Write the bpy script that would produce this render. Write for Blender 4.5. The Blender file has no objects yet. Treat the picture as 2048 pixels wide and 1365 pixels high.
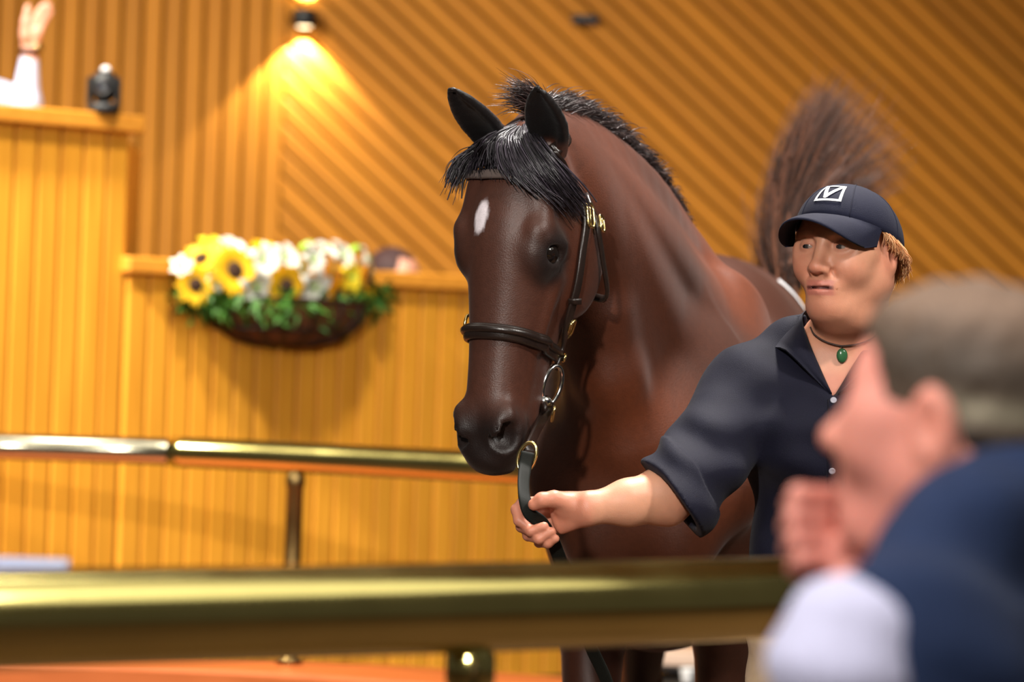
import bpy, math, random
import numpy as np
from mathutils import Vector, Matrix

random.seed(7)
RNG = np.random.default_rng(11)
SC = bpy.context.scene
COL = SC.collection

# ------------------------------------------------------------------ camera
FPX = 7350.0                      # focal length in pixels of the 2048x1365 frame
CAM_H = 1.35
ROLL = math.radians(2.0)
PITCH = math.atan(68.0 / FPX)
fw = np.array([0, math.cos(PITCH), math.sin(PITCH)])
rt0 = np.array([1.0, 0, 0]); up0 = np.cross(rt0, fw)
rt = rt0 * math.cos(ROLL) + up0 * math.sin(ROLL)
up = -rt0 * math.sin(ROLL) + up0 * math.cos(ROLL)
cam_d = bpy.data.cameras.new('camera')
cam = bpy.data.objects.new('camera', cam_d); COL.objects.link(cam)
M = Matrix.Identity(4)
for i in range(3):
    M[i][0], M[i][1], M[i][2] = rt[i], up[i], -fw[i]
M[2][3] = CAM_H
cam.matrix_world = M
cam_d.sensor_width = 36.0
cam_d.lens = 36.0 * FPX / 2048.0
cam_d.clip_start = 0.1; cam_d.clip_end = 100
cam_d.dof.use_dof = True
cam_d.dof.focus_distance = 6.5
cam_d.dof.aperture_fstop = 3.5
SC.camera = cam
CAMP = np.array([0, 0, CAM_H])

def P(px, py, d):
    """world point on the plane y = d seen at photo pixel (px, py)"""
    v = fw * FPX + rt * (px - 1024) - up * (py - 682.5)
    return CAMP + v * (d / v[1])

def proj(p):
    v = np.asarray(p, float) - CAMP
    z = v @ fw
    return 1024 + FPX * (v @ rt) / z, 682.5 - FPX * (v @ up) / z

# ------------------------------------------------------------------ light
SC.view_settings.view_transform = 'Standard'
SC.view_settings.look = 'None'
SC.view_settings.gamma = 1.0
SC.view_settings.use_curve_mapping = False
SC.view_settings.exposure = 0.12
w = bpy.data.worlds.new('world'); SC.world = w; w.use_nodes = True
w.node_tree.nodes['Background'].inputs[0].default_value = (1.0, 0.90, 0.78, 1)
w.node_tree.nodes['Background'].inputs[1].default_value = 0.05

def area(name, loc, target, power, size, color=(1, 0.86, 0.66), spread=180):
    l = bpy.data.lights.new(name, 'AREA'); l.energy = power; l.shape = 'DISK'; l.size = size; l.color = color
    l.spread = math.radians(spread)
    o = bpy.data.objects.new(name, l); COL.objects.link(o); o.location = loc
    d = Vector(target) - Vector(loc)
    o.rotation_euler = d.to_track_quat('-Z', 'Y').to_euler()
    return o

area('ring_lamp_front_left', (-1.9, 1.4, 4.4), (0.75, 3.2, 1.2), 26, 0.5, (1, 0.95, 0.88), 70)
area('ring_lamp_front_right', (3.3, 3.6, 4.9), (0.5, 6.8, 1.4), 48, 0.6, (1, 0.95, 0.88), 90)
area('ring_lamp_centre', (-1.5, -1.5, 4.0), (-0.2, 9.0, 1.2), 42, 0.3, (1, 0.95, 0.88), 50)
area('ring_lamp_overhead', (0.9, 8.0, 6.2), (0.5, 7.6, 1.2), 120, 0.9, (1, 0.95, 0.9), 70)
area('rostrum_lamp_left', (-4.2, 8.6, 5.8), (-1.9, 12.4, 1.4), 165, 0.5, (1, 0.94, 0.80), 70)
area('rostrum_lamp_right', (-0.6, 9.4, 6.2), (-0.9, 12.9, 1.0), 40, 0.5, (1, 0.92, 0.78), 70)
for (px_, py_, pw_, sx_, sy_) in ((-2.4, 9.6, 60, 4.4, 2.4), (2.2, 5.2, 140, 12.0, 3.2), (2.2, 1.4, 125, 12.0, 3.2)):
    pl = area('added_fill_panel', (px_, py_, 6.5), (px_, py_, 0), pw_, 1.0, (1, 0.96, 0.86)); pl.data.shape = 'RECTANGLE'; pl.data.size = sx_; pl.data.size_y = sy_  # unseen panels, added and widened for bright rail reflections and soft overhead fill
# ------------------------------------------------------------------ helpers: objects
def props(o, label=None, cat=None, group=None, kind=None):
    if label: o['label'] = label
    if cat: o['category'] = cat
    if group: o['group'] = group
    if kind: o['kind'] = kind
    return o

def empty(name, loc, label=None, cat=None, group=None):
    o = bpy.data.objects.new(name, None); COL.objects.link(o); o.location = loc
    o.empty_display_size = 0.05
    return props(o, label, cat, group)

def mesh_np(name, V, F, mat=None, smooth=True, col=None):
    """V (n,3), F (m,k) or list of faces"""
    me = bpy.data.meshes.new(name)
    V = np.asarray(V, np.float32)
    if isinstance(F, np.ndarray) and F.ndim == 2:
        m, k = F.shape
        me.vertices.add(len(V)); me.vertices.foreach_set('co', V.ravel())
        me.loops.add(m * k); me.loops.foreach_set('vertex_index', F.astype(np.int32).ravel())
        me.polygons.add(m)
        me.polygons.foreach_set('loop_start', np.arange(0, m * k, k, dtype=np.int32))
        me.update(calc_edges=True)
        me.validate()
    else:
        me.from_pydata([tuple(map(float, v)) for v in V], [], [tuple(int(i) for i in f) for f in F])
        me.update()
    if len(me.polygons):
        me.polygons.foreach_set('use_smooth', np.full(len(me.polygons), bool(smooth)))
    if col is not None:
        a = me.color_attributes.new('Col', 'FLOAT_COLOR', 'POINT')
        c = np.ones((len(V), 4), np.float32); c[:, :3] = col
        a.data.foreach_set('color', c.ravel())
    if mat: me.materials.append(mat)
    return me

def obj(name, V, F, mat, parent=None, smooth=True, col=None, loc=None, **kw):
    """verts in world space; stored relative to the parent's (or own) origin"""
    V = np.asarray(V, float)
    base = np.zeros(3)
    if parent is not None:
        m = parent
        while m is not None:
            base = base + np.array(m.location); m = m.parent
    own = np.zeros(3)
    if parent is None:
        own = np.array([V[:, 0].mean(), V[:, 1].mean(), V[:, 2].min()]) if loc is None else np.array(loc)
    o = bpy.data.objects.new(name, mesh_np(name, V - base - own, F, mat, smooth, col))
    COL.objects.link(o)
    if parent is not None: o.parent = parent
    o.location = own
    return props(o, **kw)

class MB:
    """collects pieces of one mesh"""
    def __init__(s): s.V = []; s.F = []; s.n = 0
    def add(s, V, F):
        V = np.asarray(V, float)
        s.V.append(V); s.F += [tuple(int(i) + s.n for i in f) for f in F]; s.n += len(V); return s
    def get(s): return np.concatenate(s.V), s.F
    def obj(s, name, mat, parent=None, smooth=True, **kw):
        V, F = s.get(); return obj(name, V, F, mat, parent, smooth, **kw)

def nrm(v):
    v = np.asarray(v, float); return v / (np.linalg.norm(v) + 1e-12)

def catmull(pts, n):
    pts = np.asarray(pts, float)
    if len(pts) < 3:
        t = np.linspace(0, 1, n)[:, None]; return pts[0] * (1 - t) + pts[-1] * t
    q = np.vstack([2 * pts[0] - pts[1], pts, 2 * pts[-1] - pts[-2]])
    t = np.linspace(0, len(pts) - 1 - 1e-9, n); i = t.astype(int); u = (t - i)[:, None]
    p0, p1, p2, p3 = q[i], q[i + 1], q[i + 2], q[i + 3]
    return 0.5 * (2 * p1 + (p2 - p0) * u + (2 * p0 - 5 * p1 + 4 * p2 - p3) * u ** 2 + (3 * p1 - p0 - 3 * p2 + p3) * u ** 3)

def tube(path, r, sides=10, closed=False, cap=True):
    path = np.asarray(path, float); n = len(path)
    r = np.broadcast_to(np.asarray(r, float), (n,))
    T = np.gradient(path, axis=0)
    if closed: T = np.roll(path, -1, 0) - np.roll(path, 1, 0)
    T /= np.linalg.norm(T, axis=1)[:, None] + 1e-12
    a = np.array([0, 0, 1.0]) if abs(T[0][2]) < 0.9 else np.array([1.0, 0, 0])
    V = []; u = nrm(np.cross(T[0], a))
    ang = np.linspace(0, 2 * math.pi, sides, endpoint=False)
    for i in range(n):
        u = nrm(u - T[i] * (u @ T[i])); v = np.cross(T[i], u)
        V.append(path[i] + r[i] * (np.cos(ang)[:, None] * u + np.sin(ang)[:, None] * v))
    V = np.concatenate(V); F = []
    for i in range(n if closed else n - 1):
        j = (i + 1) % n
        for k in range(sides):
            k2 = (k + 1) % sides
            F.append((i * sides + k, i * sides + k2, j * sides + k2, j * sides + k))
    if cap and not closed:
        F.append(tuple(range(sides))[::-1]); F.append(tuple(range((n - 1) * sides, n * sides)))
    return V, F

def strap(path, nor, width, thick=0.004, closed=False):
    """flat leather strap: path points, surface normals, width"""
    path = np.asarray(path, float); n = len(path)
    nor = np.broadcast_to(np.asarray(nor, float), (n, 3))
    width = np.broadcast_to(np.asarray(width, float), (n,))
    T = np.gradient(path, axis=0)
    if closed: T = np.roll(path, -1, 0) - np.roll(path, 1, 0)
    V = []
    for i in range(n):
        t = nrm(T[i]); nn = nrm(nor[i] - t * (nor[i] @ t)); b = np.cross(t, nn); wd = width[i] / 2
        for (x, y) in ((-1, 0), (-.88, .8), (-.6, 1), (.6, 1), (.88, .8), (1, 0), (.8, -.6), (-.8, -.6)):
            V.append(path[i] + b * wd * x + nn * thick * y)
    F = []; k = 8
    for i in range(n if closed else n - 1):
        j = (i + 1) % n
        for a in range(k):
            F.append((i * k + a, i * k + (a + 1) % k, j * k + (a + 1) % k, j * k + a))
    if not closed:
        F.append(tuple(range(k))[::-1]); F.append(tuple(range((n - 1) * k, n * k)))
    return np.array(V), F

def box(c, h, R=None, bev=0.0):
    """box centre c, half sizes h, chamfered along all edges when bev > 0"""
    h = np.asarray(h, float)
    if bev <= 0:
        V = np.array([[x, y, z] for x in (-1, 1) for y in (-1, 1) for z in (-1, 1)], float) * h
        F = [(0, 1, 3, 2), (4, 6, 7, 5), (0, 4, 5, 1), (2, 3, 7, 6), (0, 2, 6, 4), (1, 5, 7, 3)]
    else:
        V = []; idx = {}
        for ax in range(3):
            for sx in (-1, 1):
                for sy in (-1, 1):
                    for sz in (-1, 1):
                        s = np.array([sx, sy, sz], float); q = s * (h - bev); q[ax] = s[ax] * h[ax]
                        idx[(ax, sx, sy, sz)] = len(V); V.append(q)
        V = np.array(V); F = []
        for ax in range(3):
            o = [a for a in range(3) if a != ax]
            for s in (-1, 1):
                f = []
                for (p, q) in ((-1, -1), (1, -1), (1, 1), (-1, 1)):
                    t = [0, 0, 0]; t[ax] = s; t[o[0]] = p; t[o[1]] = q; f.append(idx[(ax, *t)])
                F.append(tuple(f))
        for ax in range(3):
            o = [a for a in range(3) if a != ax]
            for p in (-1, 1):
                for q in (-1, 1):
                    f = []
                    for (face, s) in ((o[0], -1), (o[0], 1), (o[1], 1), (o[1], -1)):
                        t = [0, 0, 0]; t[ax] = s; t[o[0]] = p; t[o[1]] = q; f.append(idx[(face, *t)])
                    F.append(tuple(f))
        for sx in (-1, 1):
            for sy in (-1, 1):
                for sz in (-1, 1): F.append(tuple(idx[(a, sx, sy, sz)] for a in range(3)))
    if R is not None: V = V @ np.asarray(R).T
    return V + np.asarray(c, float), F

def lathe(profile, origin, axis=(0, 0, 1), seg=24, squash=None):
    """profile: list of (radius, height) revolved about axis"""
    ax = nrm(axis); a = np.array([1.0, 0, 0]) if abs(ax[0]) < 0.9 else np.array([0, 1.0, 0])
    u = nrm(np.cross(ax, a)); v = np.cross(ax, u)
    ang = np.linspace(0, 2 * math.pi, seg, endpoint=False)
    V = np.concatenate([np.asarray(origin) + ax * h + r * (np.cos(ang)[:, None] * u + np.sin(ang)[:, None] * v) for r, h in profile])
    F = []
    for i in range(len(profile) - 1):
        for k in range(seg):
            F.append((i * seg + k, i * seg + (k + 1) % seg, (i + 1) * seg + (k + 1) % seg, (i + 1) * seg + k))
    F.append(tuple(range(seg))[::-1]); F.append(tuple(range((len(profile) - 1) * seg, len(profile) * seg)))
    return V, F

def sphere(c, r, nu=16, nv=10, R=None):
    r = np.broadcast_to(np.asarray(r, float), (3,))
    V = []; F = []
    for i in range(nv + 1):
        th = math.pi * i / nv
        for k in range(nu):
            ph = 2 * math.pi * k / nu
            V.append((math.sin(th) * math.cos(ph), math.sin(th) * math.sin(ph), math.cos(th)))
    for i in range(nv):
        for k in range(nu):
            F.append((i * nu + k, (i + 1) * nu + k, (i + 1) * nu + (k + 1) % nu, i * nu + (k + 1) % nu))
    V = np.array(V) * r
    if R is not None: V = V @ np.asarray(R).T
    return V + np.asarray(c, float), F

def strands(name, paths, rad, mat, parent, sides=3, col=None):
    """paths (n,m,3), rad (n,m): one mesh of thin tapering hairs"""
    n, m, _ = paths.shape
    T = np.gradient(paths, axis=1); T /= np.linalg.norm(T, axis=2, keepdims=True) + 1e-12
    a = RNG.normal(size=(n, 1, 3)); U = np.cross(T, a); U /= np.linalg.norm(U, axis=2, keepdims=True) + 1e-12
    W = np.cross(T, U)
    ang = np.linspace(0, 2 * math.pi, sides, endpoint=False)
    V = paths[:, :, None, :] + rad[:, :, None, None] * (np.cos(ang)[None, None, :, None] * U[:, :, None, :] + np.sin(ang)[None, None, :, None] * W[:, :, None, :])
    idx = np.arange(n * m * sides).reshape(n, m, sides)
    A = idx[:, :-1, :]; B = idx[:, 1:, :]
    F = np.stack([A, np.roll(A, -1, 2), np.roll(B, -1, 2), B], -1).reshape(-1, 4)
    c = None
    if col is not None: c = np.repeat(np.repeat(col[:, None, :], m * sides, 1), 1, 1).reshape(-1, 3)
    return obj(name, V.reshape(-1, 3), F, mat, parent, True, c)

def guide_strands(guides, n, m, spread=0.0, taper=(1.0, 0.15), r=0.0012, wob=0.004, lenvar=0.25, pairs=None):
    """interpolate between neighbouring guide polylines (list of (k,3)); returns paths, radii"""
    G = np.array([catmull(g, m) for g in guides])
    out = np.zeros((n, m, 3)); k = len(G)
    for i in range(n):
        t = RNG.random() * (k - 1); a = min(int(t), k - 2); f = t - a
        p = G[a] * (1 - f) + G[a + 1] * f
        s = np.linspace(0, 1, m)[:, None]
        p = p + RNG.normal(size=3) * spread * s + RNG.normal(size=3) * spread * 0.35
        ph = RNG.random(3) * 6.28; fr = 3 + 4 * RNG.random(3)
        p = p + wob * s * np.sin(s * fr + ph)
        L = 1 - lenvar * RNG.random() ** 1.5
        tt = np.linspace(0, L * (m - 1), m); j = np.minimum(tt.astype(int), m - 2); u = (tt - j)[:, None]
        out[i] = p[j] * (1 - u) + p[j + 1] * u
    R = r * (0.7 + 0.6 * RNG.random((n, 1))) * np.linspace(taper[0], taper[1], m)[None, :]
    return out, R

# ------------------------------------------------------------------ helpers: implicit surfaces
class Sdf:
    def __init__(s): s.p = []
    def _put(s, op, fn, k, c, rad): s.p.append((op, fn, k, np.asarray(c, float), float(rad))); return s
    def ell(s, c, r, R=None, k=0.02, op='+'):
        c = np.asarray(c, float); r = np.asarray(r, float) * np.ones(3)
        Rm = None if R is None else np.asarray(R, float)
        def fn(p):
            q = p - c
            if Rm is not None: q = q @ Rm
            a = q / r; b = a / r
            k0 = np.sqrt((a * a).sum(-1)) + 1e-9; k1 = np.sqrt((b * b).sum(-1)) + 1e-9
            return k0 * (k0 - 1) / k1
        return s._put(op, fn, k, c, r.max())
    def cone(s, a, b, ra, rb, k=0.02, op='+'):
        a = np.asarray(a, float); b = np.asarray(b, float); ab = b - a; L2 = ab @ ab + 1e-12
        def fn(p):
            q = p - a; t = np.clip(q @ ab / L2, 0, 1)
            return np.sqrt(((q - t[..., None] * ab) ** 2).sum(-1)) - (ra + (rb - ra) * t)
        return s._put(op, fn, k, (a + b) / 2, math.sqrt(L2) / 2 + max(ra, rb))
    def chain(s, pts, radii, k=0.02, op='+'):
        for i in range(len(pts) - 1): s.cone(pts[i], pts[i + 1], radii[i], radii[i + 1], k, op)
        return s
    def ecap(s, a, b, U, ra, rb, k=0.03, op='+', cut=None):
        """capsule with elliptical section: U = direction of first radius"""
        a = np.asarray(a, float); b = np.asarray(b, float); ab = b - a; L = np.linalg.norm(ab); T = ab / L
        U = nrm(np.asarray(U, float) - T * (np.asarray(U, float) @ T)); Wv = np.cross(T, U)
        ra = np.asarray(ra, float); rb = np.asarray(rb, float)
        def fn(p):
            q = p - a; t = q @ T; tc = np.clip(t / L, 0, 1)
            r0 = ra[0] + (rb[0] - ra[0]) * tc; r1 = ra[1] + (rb[1] - ra[1]) * tc
            m = np.minimum(r0, r1); ov = t - tc * L
            x = q @ U; y = q @ Wv
            k0 = np.sqrt((x / r0) ** 2 + (y / r1) ** 2 + (ov / m) ** 2) + 1e-9
            k1 = np.sqrt((x / r0 ** 2) ** 2 + (y / r1 ** 2) ** 2 + (ov / m ** 2) ** 2) + 1e-9
            d = k0 * (k0 - 1) / k1
            d = np.where(k0 < 0.3, np.minimum(d, -0.5 * m), d)
            if cut is not None:
                d = np.maximum(d, np.maximum(cut[0] * L - t, t - cut[1] * L))
            return d
        return s._put(op, fn, k, (a + b) / 2, L / 2 + max(ra.max(), rb.max()))
    def fn(s, f, c, rad, k=0.02, op='+'): return s._put(op, f, k, c, rad)
    def eval(s, p, act=None):
        d = None
        for i, (op, fn, k, c, rad) in enumerate(s.p):
            if act is not None and not act[i]: continue
            e = fn(p)
            if d is None:
                d = e if op == '+' else np.full(e.shape, 10.0); 
                if op == '+': continue
            if op == '+':
                h = np.maximum(k - np.abs(d - e), 0) / k; d = np.minimum(d, e) - h * h * k * 0.25
            elif op == '-':
                e = -e; h = np.maximum(k - np.abs(d - e), 0) / k; d = np.maximum(d, e) + h * h * k * 0.25
            elif op == '~':     # displacement field
                d = d + e
        return np.full(p.shape[:-1], 10.0) if d is None else d
    def __call__(s, p): return s.eval(np.asarray(p, float))
    def grad(s, p, e=0.0015):
        p = np.asarray(p, float); g = np.zeros_like(p)
        for i in range(3):
            dv = np.zeros(3); dv[i] = e
            g[..., i] = s.eval(p + dv) - s.eval(p - dv)
        return g / (np.linalg.norm(g, axis=-1, keepdims=True) + 1e-12)
    def hit(s, p_out, p_in, n=48):
        """first surface point on the segment from outside to inside"""
        a0 = np.asarray(p_out, float); b0 = np.asarray(p_in, float)
        pc = np.array([p[3] for p in s.p]); pr = np.array([p[4] for p in s.p]); pk = np.array([p[2] for p in s.p])
        ab = b0 - a0; tt = np.clip((pc - a0) @ ab / (ab @ ab), 0, 1)
        act = np.linalg.norm(pc - a0 - tt[:, None] * ab, axis=1) - pr < pk * 1.2 + 0.03
        a, b = a0, b0
        for _ in range(2):
            t = np.linspace(0, 1, n)[:, None]; q = a * (1 - t) + b * t
            d = s.eval(q, act); j = int(np.argmax(d < 0))
            if d[j] >= 0: return q[int(np.argmin(d))]
            if j == 0: return q[0]
            a, b = q[j - 1], q[j]
        u = d[j - 1] / (d[j - 1] - d[j])
        return a * (1 - u) + b * u
    def grad1(s, p):
        return s.grad_culled(np.asarray(p, float)[None])[0]
    def mesh(s, lo, hi, h, B=12, project=1, minz=None):
        lo = np.asarray(lo, float); hi = np.asarray(hi, float)
        nb = np.ceil((hi - lo) / (h * B)).astype(int); N = nb * B + 1
        D = np.full(N, 1.0, np.float32)
        half = h * B * math.sqrt(3) / 2
        off = np.stack(np.meshgrid(*[np.arange(B + 1)] * 3, indexing='ij'), -1) * h
        pc = np.array([p[3] for p in s.p]); pr = np.array([p[4] for p in s.p]); pk = np.array([p[2] for p in s.p])
        for bx in range(nb[0]):
            for by in range(nb[1]):
                for bz in range(nb[2]):
                    o = lo + np.array([bx, by, bz]) * (h * B); c = o + h * B / 2
                    act = np.linalg.norm(pc - c, axis=1) - pr < half + pk * 1.2 + h
                    ps = (slice(bx * B, bx * B + B + 1), slice(by * B, by * B + B + 1), slice(bz * B, bz * B + B + 1))
                    if not any(a and p[0] == '+' for a, p in zip(act, s.p)): continue
                    dc = s.eval(c[None], act)[0]
                    if abs(dc) > half * 1.7:
                        D[ps] = np.where(D[ps] == 1.0, np.float32(np.sign(dc)), D[ps]) if dc < 0 else D[ps]; continue
                    D[ps] = s.eval(o + off, act)
        S = D < 0
        cs = [(0, 0, 0), (1, 0, 0), (0, 1, 0), (1, 1, 0), (0, 0, 1), (1, 0, 1), (0, 1, 1), (1, 1, 1)]
        n0, n1, n2 = N - 1
        cnt = np.zeros((n0, n1, n2), np.uint8)
        for (x, y, z) in cs: cnt += S[x:x + n0, y:y + n1, z:z + n2]
        ijk = np.argwhere((cnt > 0) & (cnt < 8))
        vid = np.full((n0, n1, n2), -1, np.int32); vid[tuple(ijk.T)] = np.arange(len(ijk))
        del cnt
        val = np.stack([D[ijk[:, 0] + x, ijk[:, 1] + y, ijk[:, 2] + z] for (x, y, z) in cs], 1)
        acc = np.zeros((len(ijk), 3)); num = np.zeros(len(ijk))
        for a in range(8):
            for b in range(a + 1, 8):
                if sum(abs(cs[a][i] - cs[b][i]) for i in range(3)) != 1: continue
                m = (val[:, a] < 0) != (val[:, b] < 0)
                t = np.where(m, val[:, a] / np.where(m, val[:, a] - val[:, b], 1), 0)[:, None]
                acc += m[:, None] * (np.array(cs[a]) * (1 - t) + np.array(cs[b]) * t); num += m
        V = lo + (ijk + acc / num[:, None]) * h
        F = []
        for ax in range(3):
            A = [slice(1, -1)] * 3; A[ax] = slice(0, -1); Bs = list(A); Bs[ax] = slice(1, None)
            sa = S[tuple(A)]; sb = S[tuple(Bs)]
            e = np.argwhere(sa != sb)
            if not len(e): continue
            flip = sa[tuple(e.T)]
            e = e + np.array([0 if i == ax else 1 for i in range(3)])
            u, v = [(1, 2), (2, 0), (0, 1)][ax]
            q = []
            for (du, dv) in ((-1, -1), (0, -1), (0, 0), (-1, 0)):
                c = e.copy(); c[:, u] += du; c[:, v] += dv; q.append(vid[tuple(c.T)])
            q = np.stack(q, 1); q[~flip] = q[~flip][:, ::-1]
            F.append(q[(q >= 0).all(1)])
        F = np.concatenate(F)
        for _ in range(project):
            for i in range(0, len(V), 60000):
                v = V[i:i + 60000]
                d = s.eval_culled(v); g = s.grad_culled(v)
                V[i:i + 60000] = v - g * np.clip(d, -h, h)[:, None] * 0.9
        return V, F
    def eval_culled(s, v):
        """evaluate scattered points bucket by bucket"""
        return s._culled(v, lambda q, act: s.eval(q, act))
    def grad_culled(s, v, e=0.0015):
        g = np.stack([s.eval_culled(v + np.eye(3)[i] * e) - s.eval_culled(v - np.eye(3)[i] * e) for i in range(3)], 1)
        return g / (np.linalg.norm(g, axis=1, keepdims=True) + 1e-12)
    def _culled(s, v, f, cell=0.12):
        key = np.floor(v / cell).astype(np.int64); kk = key[:, 0] * 73856093 ^ key[:, 1] * 19349663 ^ key[:, 2] * 83492791
        order = np.argsort(kk, kind='stable'); ks = kk[order]
        st = np.flatnonzero(np.r_[True, ks[1:] != ks[:-1]]); en = np.r_[st[1:], len(ks)]
        pc = np.array([p[3] for p in s.p]); pr = np.array([p[4] for p in s.p]); pk = np.array([p[2] for p in s.p])
        out = np.zeros(len(v))
        for a, b in zip(st, en):
            ix = order[a:b]; q = v[ix]; c = q.mean(0); rad = np.linalg.norm(q - c, axis=1).max()
            act = np.linalg.norm(pc - c, axis=1) - pr < rad + pk * 1.2 + 0.012
            out[ix] = f(q, act)
        return out

class Frame:
    def __init__(s, o, X, Y, Z): s.o = np.asarray(o, float); s.R = np.stack([X, Y, Z], 1)
    def __call__(s, x, y, z): return s.o + s.R @ np.array([x, y, z], float)
    def inv(s, p): return (np.asarray(p) - s.o) @ s.R
    def d(s, x, y, z): return s.R @ np.array([x, y, z], float)

def sstep(a, b, x):
    t = np.clip((x - a) / (b - a), 0, 1); return t * t * (3 - 2 * t)

def vnoise(p, scale, seed=0):
    """cheap smooth noise in [-1,1] from summed sines"""
    r = np.random.default_rng(seed); o = np.zeros(p.shape[:-1])
    for i in range(6):
        kv = r.normal(size=3) * scale; o += np.sin(p @ kv + r.random() * 6.28)
    return o / 3.5
# ------------------------------------------------------------------ materials
def srgb(r, g, b):
    f = lambda c: (c / 255 / 12.92) if c / 255 <= 0.04045 else ((c / 255 + 0.055) / 1.055) ** 2.4
    return (f(r), f(g), f(b))

def newmat(name):
    m = bpy.data.materials.new(name); m.use_nodes = True
    nt = m.node_tree; b = nt.nodes['Principled BSDF']
    return m, nt, b

def N(nt, typ, **kw):
    n = nt.nodes.new(typ)
    for k, v in kw.items():
        if isinstance(k, str) and hasattr(n, k): setattr(n, k, v)
    return n

def plain(name, col, rough=0.6, metal=0.0, noise=0.0, nscale=40.0, bump=0.0, bscale=200.0, spec=0.5, sheen=0.0, stretch=None, coat=0.0):
    m, nt, b = newmat(name); L = nt.links.new
    b.inputs['Roughness'].default_value = rough; b.inputs['Metallic'].default_value = metal
    b.inputs['Specular IOR Level'].default_value = spec
    if sheen: b.inputs['Sheen Weight'].default_value = sheen
    if coat: b.inputs['Coat Weight'].default_value = coat
    tc = N(nt, 'ShaderNodeTexCoord'); vec = tc.outputs['Object']
    if stretch:
        mp = N(nt, 'ShaderNodeMapping'); mp.inputs['Scale'].default_value = stretch; L(vec, mp.inputs[0]); vec = mp.outputs[0]
    if noise:
        nz = N(nt, 'ShaderNodeTexNoise'); nz.inputs['Scale'].default_value = nscale; nz.inputs['Detail'].default_value = 4; L(vec, nz.inputs['Vector'])
        mx = N(nt, 'ShaderNodeMix', data_type='RGBA')
        mx.inputs['A'].default_value = (*[c * (1 - noise) for c in col], 1); mx.inputs['B'].default_value = (*[min(1, c * (1 + noise)) for c in col], 1)
        L(nz.outputs['Fac'], mx.inputs['Factor']); L(mx.outputs['Result'], b.inputs['Base Color'])
    else:
        b.inputs['Base Color'].default_value = (*col, 1)
    if bump:
        n2 = N(nt, 'ShaderNodeTexNoise'); n2.inputs['Scale'].default_value = bscale; L(vec, n2.inputs['Vector'])
        bp = N(nt, 'ShaderNodeBump'); bp.inputs['Strength'].default_value = bump; bp.inputs['Distance'].default_value = 0.003
        L(n2.outputs['Fac'], bp.inputs['Height']); L(bp.outputs[0], b.inputs['Normal'])
    return m

def vcol(name, rough=0.55, spec=0.5, noise=0.15, nscale=60.0, bump=0.15, bscale=300.0, sheen=0.0, subsurf=0.0, stretch=None, coat=0.0):
    """colour from the mesh's own colour attribute with fine grain on top"""
    m, nt, b = newmat(name); L = nt.links.new
    at = N(nt, 'ShaderNodeVertexColor'); at.layer_name = 'Col'
    tc = N(nt, 'ShaderNodeTexCoord'); vec = tc.outputs['Object']
    if stretch:
        mp = N(nt, 'ShaderNodeMapping'); mp.inputs['Scale'].default_value = stretch; L(vec, mp.inputs[0]); vec = mp.outputs[0]
    nz = N(nt, 'ShaderNodeTexNoise'); nz.inputs['Scale'].default_value = nscale; nz.inputs['Detail'].default_value = 5; L(vec, nz.inputs['Vector'])
    mr = N(nt, 'ShaderNodeMapRange'); mr.inputs['To Min'].default_value = 1 - noise * 2; mr.inputs['To Max'].default_value = 1 + noise * 2
    L(nz.outputs['Fac'], mr.inputs['Value'])
    vm = N(nt, 'ShaderNodeVectorMath', operation='SCALE'); L(at.outputs['Color'], vm.inputs[0]); L(mr.outputs[0], vm.inputs['Scale'])
    L(vm.outputs[0], b.inputs['Base Color'])
    n2 = N(nt, 'ShaderNodeTexNoise'); n2.inputs['Scale'].default_value = bscale; L(vec, n2.inputs['Vector'])
    bp = N(nt, 'ShaderNodeBump'); bp.inputs['Strength'].default_value = bump; bp.inputs['Distance'].default_value = 0.003
    L(n2.outputs['Fac'], bp.inputs['Height']); L(bp.outputs[0], b.inputs['Normal'])
    b.inputs['Roughness'].default_value = rough; b.inputs['Specular IOR Level'].default_value = spec
    if sheen: b.inputs['Sheen Weight'].default_value = sheen; b.inputs['Sheen Roughness'].default_value = 0.4
    if coat: b.inputs['Coat Weight'].default_value = coat; b.inputs['Coat Roughness'].default_value = 0.3
    if subsurf:
        b.inputs['Subsurface Weight'].default_value = subsurf; b.inputs['Subsurface Radius'].default_value = (0.012, 0.004, 0.002)
        b.inputs['Subsurface Scale'].default_value = 1.0
    return m

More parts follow.
